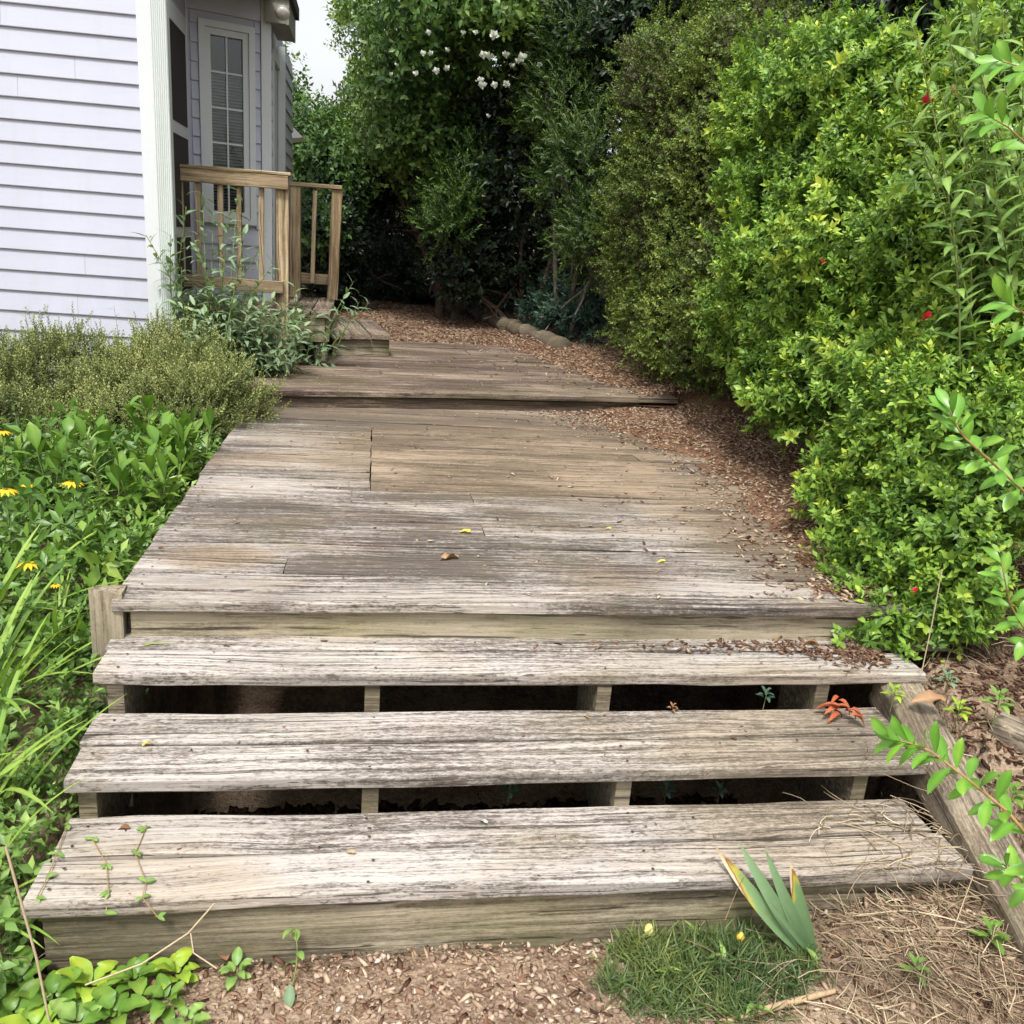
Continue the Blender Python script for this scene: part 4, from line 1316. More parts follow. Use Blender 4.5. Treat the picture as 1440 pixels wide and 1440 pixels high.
# grey-green willow-leaved bush at the house corner
b = G(-1.12, 6.05)
stm = []
rg = np.random.default_rng(41)
for (x, y) in ((215, 290), (240, 330), (285, 268), (335, 265), (322, 300), (270, 330), (365, 350), (255, 375), (205, 330), (228, 300), (300, 300), (345, 320), (262, 290), (385, 370)):
    t_ = aty(x, y, 6.05 + rg.uniform(-.15, .25)) - b
    stm.append(((rg.uniform(-.25, .2), rg.uniform(-.1, .1), -.03), t_, (rg.normal(0, .04), rg.normal(0, .03), 0)))
stem_plant('willow_leaved_bush', b, 'tall grey green willow leaved stems rising in front of the porch railing', 'plant', stm, lanceB, L_GREY, 30, seed=41, start=.15, rad=.006, lsc=(1.15, .95))
b = G(-1.0, 6.1)
stm = []
for k in range(150):
    x = rg.uniform(235, 430); y = rg.uniform(385, 500) + abs(x - 310) * .25
    t_ = aty(x, y, rg.uniform(5.9, 6.5)) - b
    stm.append(((rg.uniform(-.4, .35), rg.uniform(-.1, .2), -.03), t_, (rg.normal(0, .05), rg.normal(0, .03), .03)))
stem_plant('willow_leaved_bush', b, 'low spreading mass of grey green willow leaves below the porch landing', 'plant', stm, lanceR, L_GREY, 24, seed=42, start=.1, rad=.003, joined=True, lsc=(1.25, .9))
b = np.array([-.42, 6.72, .55])
stm = []
for (x, y) in ((498, 395), (520, 425), (485, 425), (445, 440), (428, 425), (415, 400), (505, 425), (400, 450), (412, 440)):
    t_ = aty(x, y, rg.uniform(6.55, 6.85)) - b
    stm.append(((rg.uniform(-.12, .05), rg.uniform(-.05, .05), 0), t_, (rg.normal(0, .02), 0, .05)))
stem_plant('willow_leaved_bush', b, 'silvery green leafy shoots growing up beside the box step', 'plant', stm, lanceB, L_GREY, 14, seed=43, start=.15, rad=.004, lsc=(1.2, .9))
for k, (x, y, yb, lb) in enumerate(((35, 440, 5.55, 'spindly weed with drooping top against the siding above the fine leaved shrub'), (160, 430, 5.75, 'thin branching weed in front of the siding near the house corner'),
                                    (185, 450, 5.7, 'short leafy weed beside the thin branching one near the house corner'), (15, 560, 4.6, 'leafy weed at the outer edge of the fine leaved shrub'))):
    p = aty(x, y, yb); b = G(p[0] - .05, yb)
    stem_plant('tall_weed', b, lb, 'weed', [((0, 0, 0), p - b, (.04, 0, 0)), ((.02, 0, 0), p - b + [.12, .05, -.12], (.03, 0, 0)), ((0, .02, 0), p - b + [-.12, .05, -.16], (-.03, 0, 0))], lance, L_GREY, 9, seed=50 + k, start=.35, rad=.003, lsc=(.9, .5))

# fine-leaved heath shrub
sHe = [sprig(13, .085, leaf2(.020, .0085), 160 + i, 70, 25, tipnew=.4, stemr=.001) for i in range(5)]
shrub('heath_shrub', G(-1.5, 5.4), [((-.98, 5.25, .56), (.32, .48, .33)), ((-1.3, 5.55, .58), (.5, .5, .38)), ((-1.85, 5.5, .56), (.55, .55, .37)), ((-2.5, 5.5, .52), (.6, .55, .36)), ((-1.25, 5.05, .48), (.45, .35, .28)), ((-1.9, 4.95, .42), (.5, .35, .28))],
      sHe, 15000, L_HEATH, 'low cushion shrub with fine olive foliage beside the deck, in front of the siding', 'shrub', seed=61, depth=.30, rough=.26, freq=4.5, shoots=700, shoot_step=.05, clump=.5, upb=.8, jit=.45, inner=1200, inner_s=2, tintvar=.2, tintfreq=2.5, stems=10, stemr=.008, smin=.7, smax=1.2)

# broad leaved plants left of the deck
broad = [leafmesh(leafN(.13, .055, 6, .12, d, 'obov', .015, i), .4, .2) for i, d in enumerate((.15, .4, .7))]
oval = [leafmesh(leafN(.085, .042, 5, .14, d, 'oval', .02, i), .45, .1) for i, d in enumerate((.3, .6, .9))]
rg = np.random.default_rng(71)
defs = [(195, 575, 4.35, 1.0, 'glossy bright broad leaved clump against the fine leaved shrub'), (250, 600, 4.2, 1.0, 'broad leaved clump with upright lime leaves close to the deck edge'),
        (285, 590, 4.3, .9, 'small broad leaved clump touching the deck edge below the fine leaved shrub'), (120, 600, 4.1, 1.05, 'wide clump of dark broad leaves behind the narrow leaved lily'), (60, 620, 3.95, 1.0, 'broad leaved clump beside the uppermost yellow daisies'),
        (180, 640, 3.9, .95, 'leafy clump between the narrow leaved lily and the deck'), (225, 650, 3.75, .9, 'low shaded clump of round leaves under the deck edge')]
for k, (x, y, yb, s, lb) in enumerate(defs):
    p = aty(x, y, yb); b = G(min(p[0], -.86), yb)
    e = empty('broad_leaved_plant', b, lb, 'plant')
    h = max(p[2] - b[2], .12)
    for j in range(5):
        az = rg.uniform(0, 6.28); o0 = np.array([rg.normal(0, .05), rg.normal(0, .05), 0])
        tip = o0 + np.array([math.cos(az) * .09, math.sin(az) * .09, h * rg.uniform(.75, 1.0)])
        v, t3, _ = tube([o0, (o0 + tip) / 2 + rg.normal(0, .01, 3), tip], [.005, .004, .003], 5)
        obj('stem', mesh('stem', v, t3, smooth=True), TWIG, e)
        for q in range(8):
            a2 = q * 2.4 + az; f_ = .3 + .7 * q / 7
            d = np.array([math.cos(a2) * (1.15 - f_), math.sin(a2) * (1.15 - f_), .35 + .75 * f_])
            pp = o0 * (1 - f_) + tip * f_
            put_leaf(e, broad[rg.integers(0, 3)], L_BROAD, pp, d, (-d[0] * .5, -d[1] * .5, 1), s * rg.uniform(.7, 1.05))
lil = [leafmesh(leafN(.085, .011, 4, .1, d, 'lance', 0, i), .55, .2) for i, d in enumerate((.2, .5))]
p = aty(122, 610, 3.75); b = G(p[0] + .03, 3.75)
stem_plant('lily_stem', b, 'upright stem with rings of narrow pale green leaves among broad leaves', 'plant', [((0, 0, 0), p - b, (.02, 0, 0))], lil, L_WEED, 46, seed=72, start=.25, rad=.006, open_=85, top_open=45, lsc=(1.1, .9))

# black-eyed susans
pet = leafmesh(leafN(.038, .013, 3, .08, .25, 'lance'), .5, .2)
cone = lathe([(.001, .012), (.006, .010), (.009, .004), (.009, 0)], (0, 0, 1), 10)
coneM = mesh('flower_centre', cone[0], cone[1], smooth=True)
CONE = plain('brown_cone', (.05, .025, .012), .9, .1, 300, .5)
for k, (x, y, yb, s, lb) in enumerate(((8, 688, 3.35, 1.1, 'yellow daisy with drooping petals furthest from the deck'), (38, 681, 3.6, .7, 'small yellow daisy bud between two larger ones'), (101, 677, 3.5, 1.1, 'yellow daisy seen from the side in front of the narrow leaved lily'),
                                       (40, 791, 2.95, 1.0, 'low yellow daisy among the strap leaves'), (3, 606, 3.9, .9, 'yellow daisy beside the outer edge of the fine leaved shrub'), (78, 822, 2.85, .45, 'tiny half open yellow flower among the strap leaves'))):
    p = aty(x, y, yb); b = G(p[0] - .04, yb)
    e = empty('yellow_daisy', b, lb, 'flower')
    h = p - b
    v, t3, _ = tube([(0, 0, 0), h * .5 + np.array([.02, 0, 0]), h], [.003, .0025, .002], 5)
    obj('stem', mesh('stem', v, t3), TWIG, e)
    c_ = obj('flower_centre', coneM, CONE, e); c_.location = tuple(h); c_.scale = (s,) * 3
    for q in range(12):
        a2 = q * 2 * math.pi / 12
        put_leaf(e, pet, L_PETALY, h + np.array([math.cos(a2), math.sin(a2), 0]) * .007 * s, (math.cos(a2), math.sin(a2), -.15), (0, 0, 1), s, 'petal')
    for q in range(4):
        a2 = q * 2.4
        put_leaf(e, oval[q % 3], L_WEED, h * (.2 + .12 * q), (math.cos(a2), math.sin(a2), .4), (0, 0, 1), .8)

# strap-leaved clumps beside the steps
straps = [leafmesh(leafN(L, .019, 10, .18, d, 'strap', .0, i), .4, .25) for i, (L, d) in enumerate(((.46, .35), (.58, .7), (.52, 1.0), (.40, .2), (.64, .5)))]
rg = np.random.default_rng(81)
for k, (x, y, n, s, lb) in enumerate(((-.98, 2.15, 30, .95, 'arching strap leaved clump beside the second step'), (-1.12, 2.5, 34, 1.0, 'tall strap leaved clump behind the deck corner post'), (-.90, 1.88, 18, .75, 'short strap leaved clump at the end of the bottom step'),
                                      (-1.30, 2.2, 32, 1.0, 'dense strap leaved clump further out from the second step'), (-1.25, 2.85, 28, 1.0, 'strap leaved clump below the daisies'), (-.98, 2.8, 16, .8, 'sparse strap leaved clump against the side of the deck'),
                                      (-1.12, 1.98, 24, .9, 'strap leaved clump between the two clumps beside the second step'), (-1.5, 2.7, 26, 1.0, 'strap leaved clump on the bank farthest from the deck post'), (-1.05, 1.72, 14, .8, 'thin strap leaved clump next to the bent dry stalk'))):
    b = G(x, y)
    e = empty('strap_leaved_plant', b, lb, 'plant')
    for j in range(n):
        az = rg.uniform(0, 6.28); o0 = np.array([math.cos(az), math.sin(az), 0]) * rg.uniform(0, .06)
        t_ = rg.uniform(.1, .75)
        d = np.array([math.cos(az) * t_ + (.1 if x < -1.05 else -.12), math.sin(az) * t_, 1])
        put_leaf(e, straps[rg.integers(0, 5)], L_STRAP, o0, d, (-math.cos(az), -math.sin(az), .3), s * rg.uniform(.65, 1.1), 'blade')

# ground cover on the left slope
rg = np.random.default_rng(91)
n = 6500
gxs = -.775 - rg.random(n) ** 1.3 * 2.2; gys = 1.55 + rg.random(n) * 3.6
zz = gz(gxs, gys)
sg = [sprig(6, .05, leaf4(.040, .020), 170 + i, 85, 40, tipnew=.25) for i in range(4)]
P = np.stack([gxs, gys, zz + rg.random(n) ** 1.5 * .16], -1)
V, T, C = scatter(sg, P, rg.normal(0, .45, (n, 3)) + [0, 0, 1], rg.uniform(.6, 1.35, n), vn(P, 3) * .2 + rg.normal(0, .1, n), rg)
tag(obj('ground_cover', mesh('ground_cover', V, T, C), L_WEED), 'green leafy ground cover filling the bank left of the steps', 'ground cover', kind='stuff')
n = 1500
gxs = 1.85 + rg.random(n) * 1.6; gys = 1.2 + rg.random(n) * 1.6
P = np.stack([gxs, gys, gz(gxs, gys) + rg.random(n) ** 2 * .08], -1)
keep = vn(P, 4) > .15
P = P[keep]; n = len(P)
V, T, C = scatter(sg, P, rg.normal(0, .45, (n, 3)) + [0, 0, 1], rg.uniform(.5, 1.1, n), rg.normal(0, .15, n), rg)
tag(obj('ground_cover', mesh('ground_cover', V, T, C), L_WEED), 'sparse green seedlings on the soil above the landscape timber', 'ground cover', kind='stuff')

rg = np.random.default_rng(92)
n = 650
gxs = -.86 - rg.random(n) * 1.6; gys = 2.7 + rg.random(n) * 2.0
sg2 = [sprig(6, .10, leaf4(.085, .036), 180 + i, 80, 35, tipnew=.3) for i in range(4)]
P = np.stack([gxs, gys, gz(gxs, gys) + .05 + rg.random(n) ** 1.5 * .22], -1)
V, T, C = scatter(sg2, P, rg.normal(0, .5, (n, 3)) + [.1, -.2, 1], rg.uniform(.6, 1.2, n), vn(P, 3) * .3 + rg.normal(0, .16, n), rg)
tag(obj('leafy_undergrowth', mesh('leafy_undergrowth', V, T, C), L_BROAD), 'taller mixed leaves standing above the ground cover on the left bank', 'undergrowth', kind='stuff')
# lime rosettes at the foot of the bottom step
crk = [leafmesh(leafN(.085, .050, 8, .16, d, 'oval', .09, i), .4, .25) for i, d in enumerate((.3, .6, .9))]
rg = np.random.default_rng(95)
for k, (x, y, s, m_, lb) in enumerate(((75, 1395, .9, L_BROAD, 'dark green leafy rosette at the outer corner of the bottom step'), (85, 1330, .8, L_LIME, 'crinkled lime rosette under the outer end of the bottom riser'), (160, 1420, .9, L_BROAD, 'round leaved green seedling cluster between lime rosettes'),
                                        (130, 1380, 1.0, L_LIME, 'yellowest crinkled rosette on the soil before the bottom riser'), (215, 1330, .95, L_LIME, 'crinkled lime rosette under a dry forked twig'), (235, 1400, .7, L_BROAD, 'small clover like plant beside a dry brown leaf'),
                                        (335, 1340, .5, L_WEED, 'small green sprout touching the bottom riser'), (447, 1325, .55, L_LIME, 'lime sprout with curled leaves against the bottom riser'), (20, 1420, .9, L_BROAD, 'leafy green plant beside the dry strap leaf'), (280, 1320, .55, L_LIME, 'tiny lime sprout leaning on the bottom riser'),
        (40, 1350, .9, L_BROAD, 'leafy green rosette beside the corner of the bottom riser'), (110, 1430, .85, L_WEED, 'pale green rosette in front of the yellowest one'), (190, 1370, .85, L_BROAD, 'green rosette between the yellowest one and the dry forked twig'), (265, 1430, .6, L_WEED, 'small pale weed in front of the clover like plant'), (50, 1440, 1.0, L_LIME, 'lime rosette farthest in front of the bottom step corner'), (165, 1340, .7, L_WEED, 'pale green sprout at the foot of the bottom riser'), (255, 1350, .75, L_LIME, 'lime rosette between the dry twig and the curled brown leaf'))):
    b = atz(x, y + 12, .01); b[2] = gz(b[0], b[1])
    if b[1] > 1.74: b[1] = 1.74
    e = empty('leafy_rosette', b, lb, 'plant')
    for j in range(9):
        az = j * 2.4 + k; f_ = j / 9
        d = np.array([math.cos(az), math.sin(az), .35 + 1.1 * f_])
        put_leaf(e, crk[rg.integers(0, 3)], m_, (math.cos(az) * .01, math.sin(az) * .01, .01 + .03 * f_), d, (-math.cos(az) * .6, -math.sin(az) * .6, 1), s * rg.uniform(.65, 1.0))
# thin vine trailing over the outer end of the bottom step
b = atz(205, 1165, .205)
vine = lambda pts: [aty(x, y, 1.765) if y > 1262 else atz(x, y, .207) for x, y in pts]
e = empty('trailing_vine', b, 'thin vine with tiny leaves trailing over the outer end of the bottom step', 'vine')
rg = np.random.default_rng(97)
for pts in ([(205, 1165), (190, 1200), (205, 1240), (200, 1262), (222, 1290)], [(130, 1180), (150, 1215), (152, 1255), (149, 1285)], [(95, 1160), (80, 1200), (66, 1235), (52, 1262)]):
    q = np.array(vine(pts)) - b
    v, t3, _ = tube(q, .0013, 5)
    obj('stem', mesh('stem', v, t3), TWIG_R, e)
    for j in range(len(q)):
        for m_ in range(3):
            az = rg.uniform(0, 6.28)
            put_leaf(e, oval[m_], L_WEED, q[j], (math.cos(az), math.sin(az), .4), (0, -.2, 1), rg.uniform(.18, .3))
# spoon leaf seedling
b = atz(410, 1390, .0)
e = stem_plant('seedling', b, 'lone seedling with one large pale spoon leaf before the bottom riser', 'plant', [((0, 0, 0), (.0, .06, .13), (.01, 0, 0))], oval, L_WEED, 4, seed=96, rad=.002, start=.3, lsc=(.6, .5))
put_leaf(e, oval[0], L_GREY, np.array(atz(408, 1385, .04)) - np.array(e.location), (0, -.5, -.3), (0, -.4, 1), .6)

# ------------------------------------------------------------------ near branches reaching in from the right
gl = [leafmesh(leafN(.070, .026, 6, .14, d, 'obov', .03, i), .35, .15) for i, d in enumerate((.1, .3, .5))]


def near_branch(lb, pts, n, s, seed, lsc=(1.0, .85)):
    rg = np.random.default_rng(seed)
    pts = np.array(pts)
    base = pts[0]
    e = empty('young_branch', base, lb, 'branch')
    ts = np.linspace(0, 1, 14)
    idx = np.linspace(0, 1, len(pts))
    cur = np.stack([np.interp(ts, idx, pts[:, i]) for i in range(3)], -1) - base
    v, t3, _ = tube(cur, .0038 * (1.2 - ts * .85), 6)
    obj('stem', mesh('stem', v, t3, smooth=True), TWIG_R, e)
    for k in range(n):
        q = .28 + .72 * (k + .6) / n
        i = min(int(q * 13), 12); fr = q * 13 - i
        p = cur[i] * (1 - fr) + cur[i + 1] * fr
        tg = cur[i + 1] - cur[i]; tg /= np.linalg.norm(tg)
        a = np.cross(tg, [0, 0, 1]); a /= np.linalg.norm(a) + 1e-9; b_ = np.cross(a, tg)
        az = 2.4 * k + rg.normal(0, .2)
        op = R(62 - 34 * max(0, (q - .6) / .4) + rg.normal(0, 6))
        out = a * math.cos(az) + b_ * math.sin(az)
        o = put_leaf(e, gl[rg.integers(0, 3)], L_GLOSS, p, tg * math.cos(op) + out * math.sin(op), tg * math.sin(op) - out * math.cos(op) + np.array([0, -.5, .6]), s * (lsc[0] + (lsc[1] - lsc[0]) * q) * rg.uniform(.85, 1.1))
    return e


rootp = np.array([1.62, 1.15, .02]); rootp[2] = gz(rootp[0], rootp[1])
near_branch('long leafy shoot stretching over the landscape timber toward the steps', [rootp, aty(1500, 1330, 1.15), aty(1440, 1160, 1.16), aty(1360, 1095, 1.2), aty(1300, 1050, 1.24), aty(1258, 1040, 1.26)], 38, .95, 201)
rootq = np.array([1.95, 1.75, .25])
near_branch('bright young shoot with lime tip hanging in front of the azalea', [rootq, aty(1540, 820, 1.75), aty(1450, 700, 1.65), aty(1400, 655, 1.62), aty(1350, 610, 1.6), aty(1335, 575, 1.6)], 30, 1.1, 202)
near_branch('upright young shoot below the lime tipped one', [rootq + [.02, -.05, 0], aty(1500, 980, 1.7), aty(1450, 900, 1.68), aty(1420, 850, 1.66), aty(1408, 790, 1.65)], 22, 1.0, 203)
near_branch('short shoot beside the lower end of the timber', [rootp + [.03, .0, 0], aty(1500, 1290, 1.25), aty(1440, 1240, 1.25), aty(1410, 1215, 1.25)], 16, .9, 204)
near_branch('broad bright shoot at the upper right edge of the azalea', [np.array([2.0, 2.1, .35]), aty(1560, 500, 2.2), aty(1500, 260, 2.15), aty(1420, 180, 2.1), aty(1385, 160, 2.1)], 26, 1.35, 205)
near_branch('yellowish shoot reaching out above the broad bright one', [np.array([2.02, 2.15, .35]), aty(1580, 400, 2.25), aty(1510, 160, 2.2), aty(1440, 95, 2.15), aty(1405, 85, 2.15)], 24, 1.3, 206)
near_branch('shoot with star like leaves at the middle right edge', [np.array([2.0, 2.0, .33]), aty(1560, 640, 2.1), aty(1480, 500, 2.05), aty(1440, 440, 2.0), aty(1415, 425, 2.0)], 20, 1.25, 207)

# willow-leaved stems at the top right
rg = np.random.default_rng(211)
for k in range(20):
    x = (1290, 1330, 1370, 1410, 1440, 1255, 1350, 1300, 1395, 1430, 1275, 1310, 1360, 1400, 1425, 1340, 1385, 1270, 1415, 1320)[k]
    y = (60, 20, -20, 10, 60, 110, -60, 200, 260, 330, 20, -20, 40, 90, 150, 90, 140, 170, 230, 130)[k]
    t_ = aty(x, y, 2.9 + .12 * (k % 4)); b = np.array([2.35 + .04 * k, 3.15 + .06 * (k % 5), .6])
    stem_plant('tall_willow_leaved_plant', b, 'tall stem of drooping narrow green leaves growing through the azalea', 'plant', [((0, 0, 0), t_ - b, (.05, -.05, .1))], lanceB, L_WEED, 40, seed=220 + k, start=.35, rad=.005, open_=75, top_open=40, group='willow leaved stems in the azalea', lsc=(1.15, .8))

# ------------------------------------------------------------------ right side edging
tm = empty('landscape_timber', (1.70, 1.7, .1), 'old split landscape timber sloping down beside the steps', 'timber')
TO = np.array([1.70, 1.7, .1])
beam('timber', tm, W_TIMBER, np.array([1.74, 2.42, .385]) - TO, np.array([1.655, 1.05, -.075]) - TO, .15, .13, 401, seg=12, ch=.02, wob=.006)
tm2 = tag(beam('timber_block', None, W_TIMBER, (1.97, 2.22, .352), (2.06, 2.09, .35), .11, .10, 402, ch=.015), 'short sawn timber block lying on the soil beside the sloping timber', 'timber')


def rock(name, p, r, seed, label):
    rg = np.random.default_rng(seed)
    me = bpy.data.meshes.new(name)
    import bmesh
    bm = bmesh.new(); bmesh.ops.create_icosphere(bm, subdivisions=3, radius=1)
    for v in bm.verts:
        c_ = np.array(v.co)
        v.co = Vector(c_ * np.array(r) * (1 + .22 * float(vn(c_[None], 2.2, seed)[0]) + .08 * float(vn(c_[None], 6, seed)[0])))
    bm.to_mesh(me); bm.free()
    o = obj(name, me, ROCK); o.location = tuple(p)
    return tag(o, label, 'rock')


rock('rock', (2.12, 1.95, .40), (.11, .09, .05), 1, 'pale rough rock beside the sawn timber block')
rock('rock', (.84, 1.27, .01), (.045, .035, .02), 2, 'flat grey stone at the edge of the dark grass tuft')

lg = []
for k, (a, b, r_, lb) in enumerate((((655, 432), (712, 458), .085, 'far log of the edging in front of the blue green plant'), ((715, 458), (790, 488), .09, 'nearer log of the edging at the corner of the upper deck'))):
    A = atz(*a, .76); B = atz(*b, .78)
    rg = np.random.default_rng(420 + k)
    ts = np.linspace(0, 1, 9)
    pts = np.array([A * (1 - q) + B * q + rg.normal(0, .008, 3) for q in ts])
    v, t3, _ = tube(pts, r_ * (1 + rg.normal(0, .04, 9)), 12)
    n = len(v)
    v = np.concatenate([v, pts[:1], pts[-1:]])
    cap = [(n, (i + 1) % 12, i) for i in range(12)] + [(n + 1, n - 12 + i, n - 12 + (i + 1) % 12) for i in range(12)]
    tag(obj('edging_log', mesh('edging_log', v, np.concatenate([t3, np.array(cap)]), smooth=True), W_TIMBER), lb, 'log')

# ------------------------------------------------------------------ mondo grass tuft, iris, fruit, stick
rg = np.random.default_rng(431)
cen = atz(975, 1365, .03)
n = 4600
a2 = rg.uniform(0, 6.28, n); rr = np.sqrt(rg.random(n)); rr = np.where(rg.random(n) < .12, rr * 1.5, rr)
gx_ = cen[0] + .04 + np.cos(a2) * rr * .27; gy_ = cen[1] + np.sin(a2) * rr * .165
gy_ = np.minimum(gy_, 1.77)
bl = [leafN(.085, .0042, 3, .1, d, 'strap') for d in (.3, .7, 1.1)]
bl = [(v, t_, np.full(len(v), .45) + .25 * v[:, 1] / .085) for v, t_ in bl]
D = np.stack([rg.normal(0, .7, n), rg.normal(0, .7, n), np.ones(n)], -1)
Mx = frames(D, rg)
# blade template runs along +Y: swap so +Z of frame is the blade direction
bl = [(np.stack([v[:, 0], -v[:, 2], v[:, 1]], -1), t_, c_) for v, t_, c_ in bl]
P = np.stack([gx_, gy_, gz(gx_, gy_) + .005], -1)
kp = ((rr + vn(P, 14) * .28 < .9) | (rg.random(n) < .12)) & (vn(P, 30, 2) > -.55)
P, D, rr = P[kp], D[kp], rr[kp]; n = len(P)
V, T, C = scatter(bl, P - cen, D, rg.uniform(.6, 1.15, n) * (1.15 - .35 * rr), vn(P, 9) * .15 + rg.normal(0, .1, n), rg)
e = empty('grass_tuft', cen, 'dark green mat of fine short grass in front of the bottom riser', 'grass')
tag(obj('blades', mesh('blades', V, T, C), L_GRASS, e), kind='stuff')
for k in range(14):
    q = rg.integers(0, n)
    put_leaf(e, lance[k % 3], L_WEED, P[q] - cen + [0, 0, .03], rg.normal(0, 1, 3) + [0, 0, 1], (0, 0, 1), .55)

ib = onground(1142, 1345)
e = empty('iris_fan', ib, 'fan of wide sword leaves with browned tips leaning against the bottom step', 'plant')
for k, (x, y, yb, wd, lb) in enumerate(((1022, 1250, 1.66, .042, 'sword leaf with yellow and brown tip'), (1050, 1242, 1.65, .036, None), (1078, 1242, 1.65, .032, None), (1105, 1242, 1.66, .038, 'sword leaf with dried pale tip'), (1085, 1310, 1.60, .014, None))):
    t_ = aty(x, y, yb) - ib
    L_ = np.linalg.norm(t_)
    V, T = leafN(L_ * 1.03, wd, 9, .16, (.62, .5, .42, .3, .4)[k], 'strap', .02, k)
    yq = V[:, 1] / V[:, 1].max()
    me = mesh('blade', V, T, .45 + .1 * yq + (np.clip((yq - .80 + (np.arange(len(yq)) % 3 == 0) * .22) * 4, 0, 1) * .8 * (yq > .5) if lb else 0), smooth=True)
    ml = leafmat('iris_leaf_%d' % k, [(0, (.07, .14, .08)), (.5, (.16, .27, .12)), (.58, (.20, .30, .10)), (.7, (.42, .36, .05)), (.9, (.22, .08, .03)), (1, (.52, .42, .28))] if lb else [(0, (.06, .12, .07)), (.5, (.15, .25, .12)), (1, (.30, .40, .20))], jit=.05)
    o = put_leaf(e, me, ml, (.004 * k - .01, 0, 0), t_ + np.array([0, -.01, .035]), (-.5, -.8, .5), 1, 'blade')
    if lb: tag(o, lb)
for (x, y, s, c_, lb) in ((912, 1308, .013, (.72, .62, .18), 'round pale yellow fruit lying in the dark grass tuft'), (1041, 1318, .011, (.78, .45, .06), 'small orange yellow bud lying beside the sword leaves')):
    p = atz(x, y, .045)
    v, t3, c3 = lathe([(.0005, 1.25), (.35, 1.15), (.75, .75), (.98, .15), (.95, -.3), (.6, -.8), (.2, -1.0), (.0005, -1.02)], (.3, .5, .8), 14)
    o = obj('fruit', mesh('fruit', v * s, t3, smooth=True), plain('fruit_skin', c_, .45, .4, 150, .15), None)
    o.location = tuple(p); tag(o, lb, 'fruit')
A, B = onground(1040, 1436, .012), onground(1172, 1400, .014)
v, t3, _ = tube([A + (A - B) * .25, A, A * .5 + B * .5 + [0, 0, .003], B], [.009, .009, .0085, .006], 8)
tag(obj('stick', mesh('stick', v, t3, smooth=True), plain('peeled_stick', (.36, .25, .15), .8, .2, 60, .3)), 'smooth tan stick lying on the straw below the grass tuft', 'stick')

# little weeds by the steps
for k, (x, y, z, s, m_, lb) in enumerate(((1245, 1290, .02, .8, L_WEED, 'bushy green weed in the straw right of the sword leaves'), (1285, 1375, .03, .8, L_WEED, 'single upright green weed in the straw below the bushy weed'), (1255, 985, .42, .8, L_LIME, 'lime green seedling at the end of the second gap between treads'),
                                          (1330, 965, .46, .8, L_GREY, 'grey green weed on the soil beside the top step'), (1345, 1010, .43, .9, L_LIME, 'yellow green leafy weed above the sawn timber block'), (1400, 1000, .44, 1.1, L_WEED, 'leafy green weed near the pale rough rock'), (1420, 1130, .38, .9, L_BROAD, 'dark green weed on the bank above the timber'),
                                          (945, 1000, .34, .4, L_DEAD, 'tiny reddish seedling on the second tread'), (1075, 985, .30, .6, L_BLUE, 'pale seedling growing up through the gap below the third tread'), (715, 1118, .12, .7, L_BLUE, 'dim seedling in the dark under the second tread'), (935, 1118, .12, .7, L_BLUE, 'dim seedling under the second tread near a stringer'),
                                          (1390, 1330, .1, 1.0, L_BROAD, 'leafy weed at the foot of the sloping timber'), (1010, 1118, .12, .6, L_BLUE, 'dim round leaved seedling under the second tread'), (615, 405, .72, 2.6, L_BROAD, 'bright green rosette at the mouth of the dark tree arch'), (1055, 610, .66, 1.0, L_BLUE, 'small low plant at the foot of the large azalea'))):
    p = atz(x, y, z) if z > .11 else onground(x, y)
    if 'under' in lb or 'up through' in lb: p = aty(x, y, 2.2)
    e = empty('weed', p, lb, 'weed')
    for j in range(9):
        az = j * 2.4; f_ = j / 9
        d = np.array([math.cos(az), math.sin(az), .5 + 1.3 * f_])
        put_leaf(e, oval[j % 3], m_, (math.cos(az) * .008 * s, math.sin(az) * .008 * s, (.01 + .05 * f_) * s), d, (-math.cos(az) * .5, -math.sin(az) * .5, 1), s * .5 * (1.1 - .4 * f_))
    v, t3, _ = tube([(0, 0, -.05 * s), (.003, 0, .02), (0, 0, .06 * s)], .0016 * s, 4)
    obj('stem', mesh('stem', v, t3), TWIG, e)

# ------------------------------------------------------------------ litter
def chips(name, P, L, W, H, tint, mat, rg, label, cat, flat=.35, sheet=False):
    """irregular little bodies: bipyramid-like chips"""
    n = len(P)
    base = np.array([(-.5, -.2, 0), (-.1, -.5, .1), (.5, -.15, 0), (.35, .45, -.05), (-.3, .4, .05), (0, 0, .5), (0, 0, -.5)])
    T = np.array([(0, 1, 5), (1, 2, 5), (2, 3, 5), (3, 4, 5), (4, 0, 5), (1, 0, 6), (2, 1, 6), (3, 2, 6), (4, 3, 6), (0, 4, 6)])
    jt = 1 + rg.normal(0, .22, (n, 7, 3))
    B = base[None] * jt * np.stack([L, W, H], -1)[:, None, :]
    D = np.stack([rg.normal(0, flat, n), rg.normal(0, flat, n), np.ones(n)], -1)
    Mx = frames(D, rg)
    V = np.einsum('nij,nvj->nvi', Mx, B) + P[:, None, :]
    TT = (T[None] + (np.arange(n) * 7)[:, None, None]).reshape(-1, 3)
    o = obj(name, mesh(name, V.reshape(-1, 3), TT, np.repeat(tint, 7)), mat)
    return tag(o, label, cat, kind='stuff')


rg = np.random.default_rng(501)
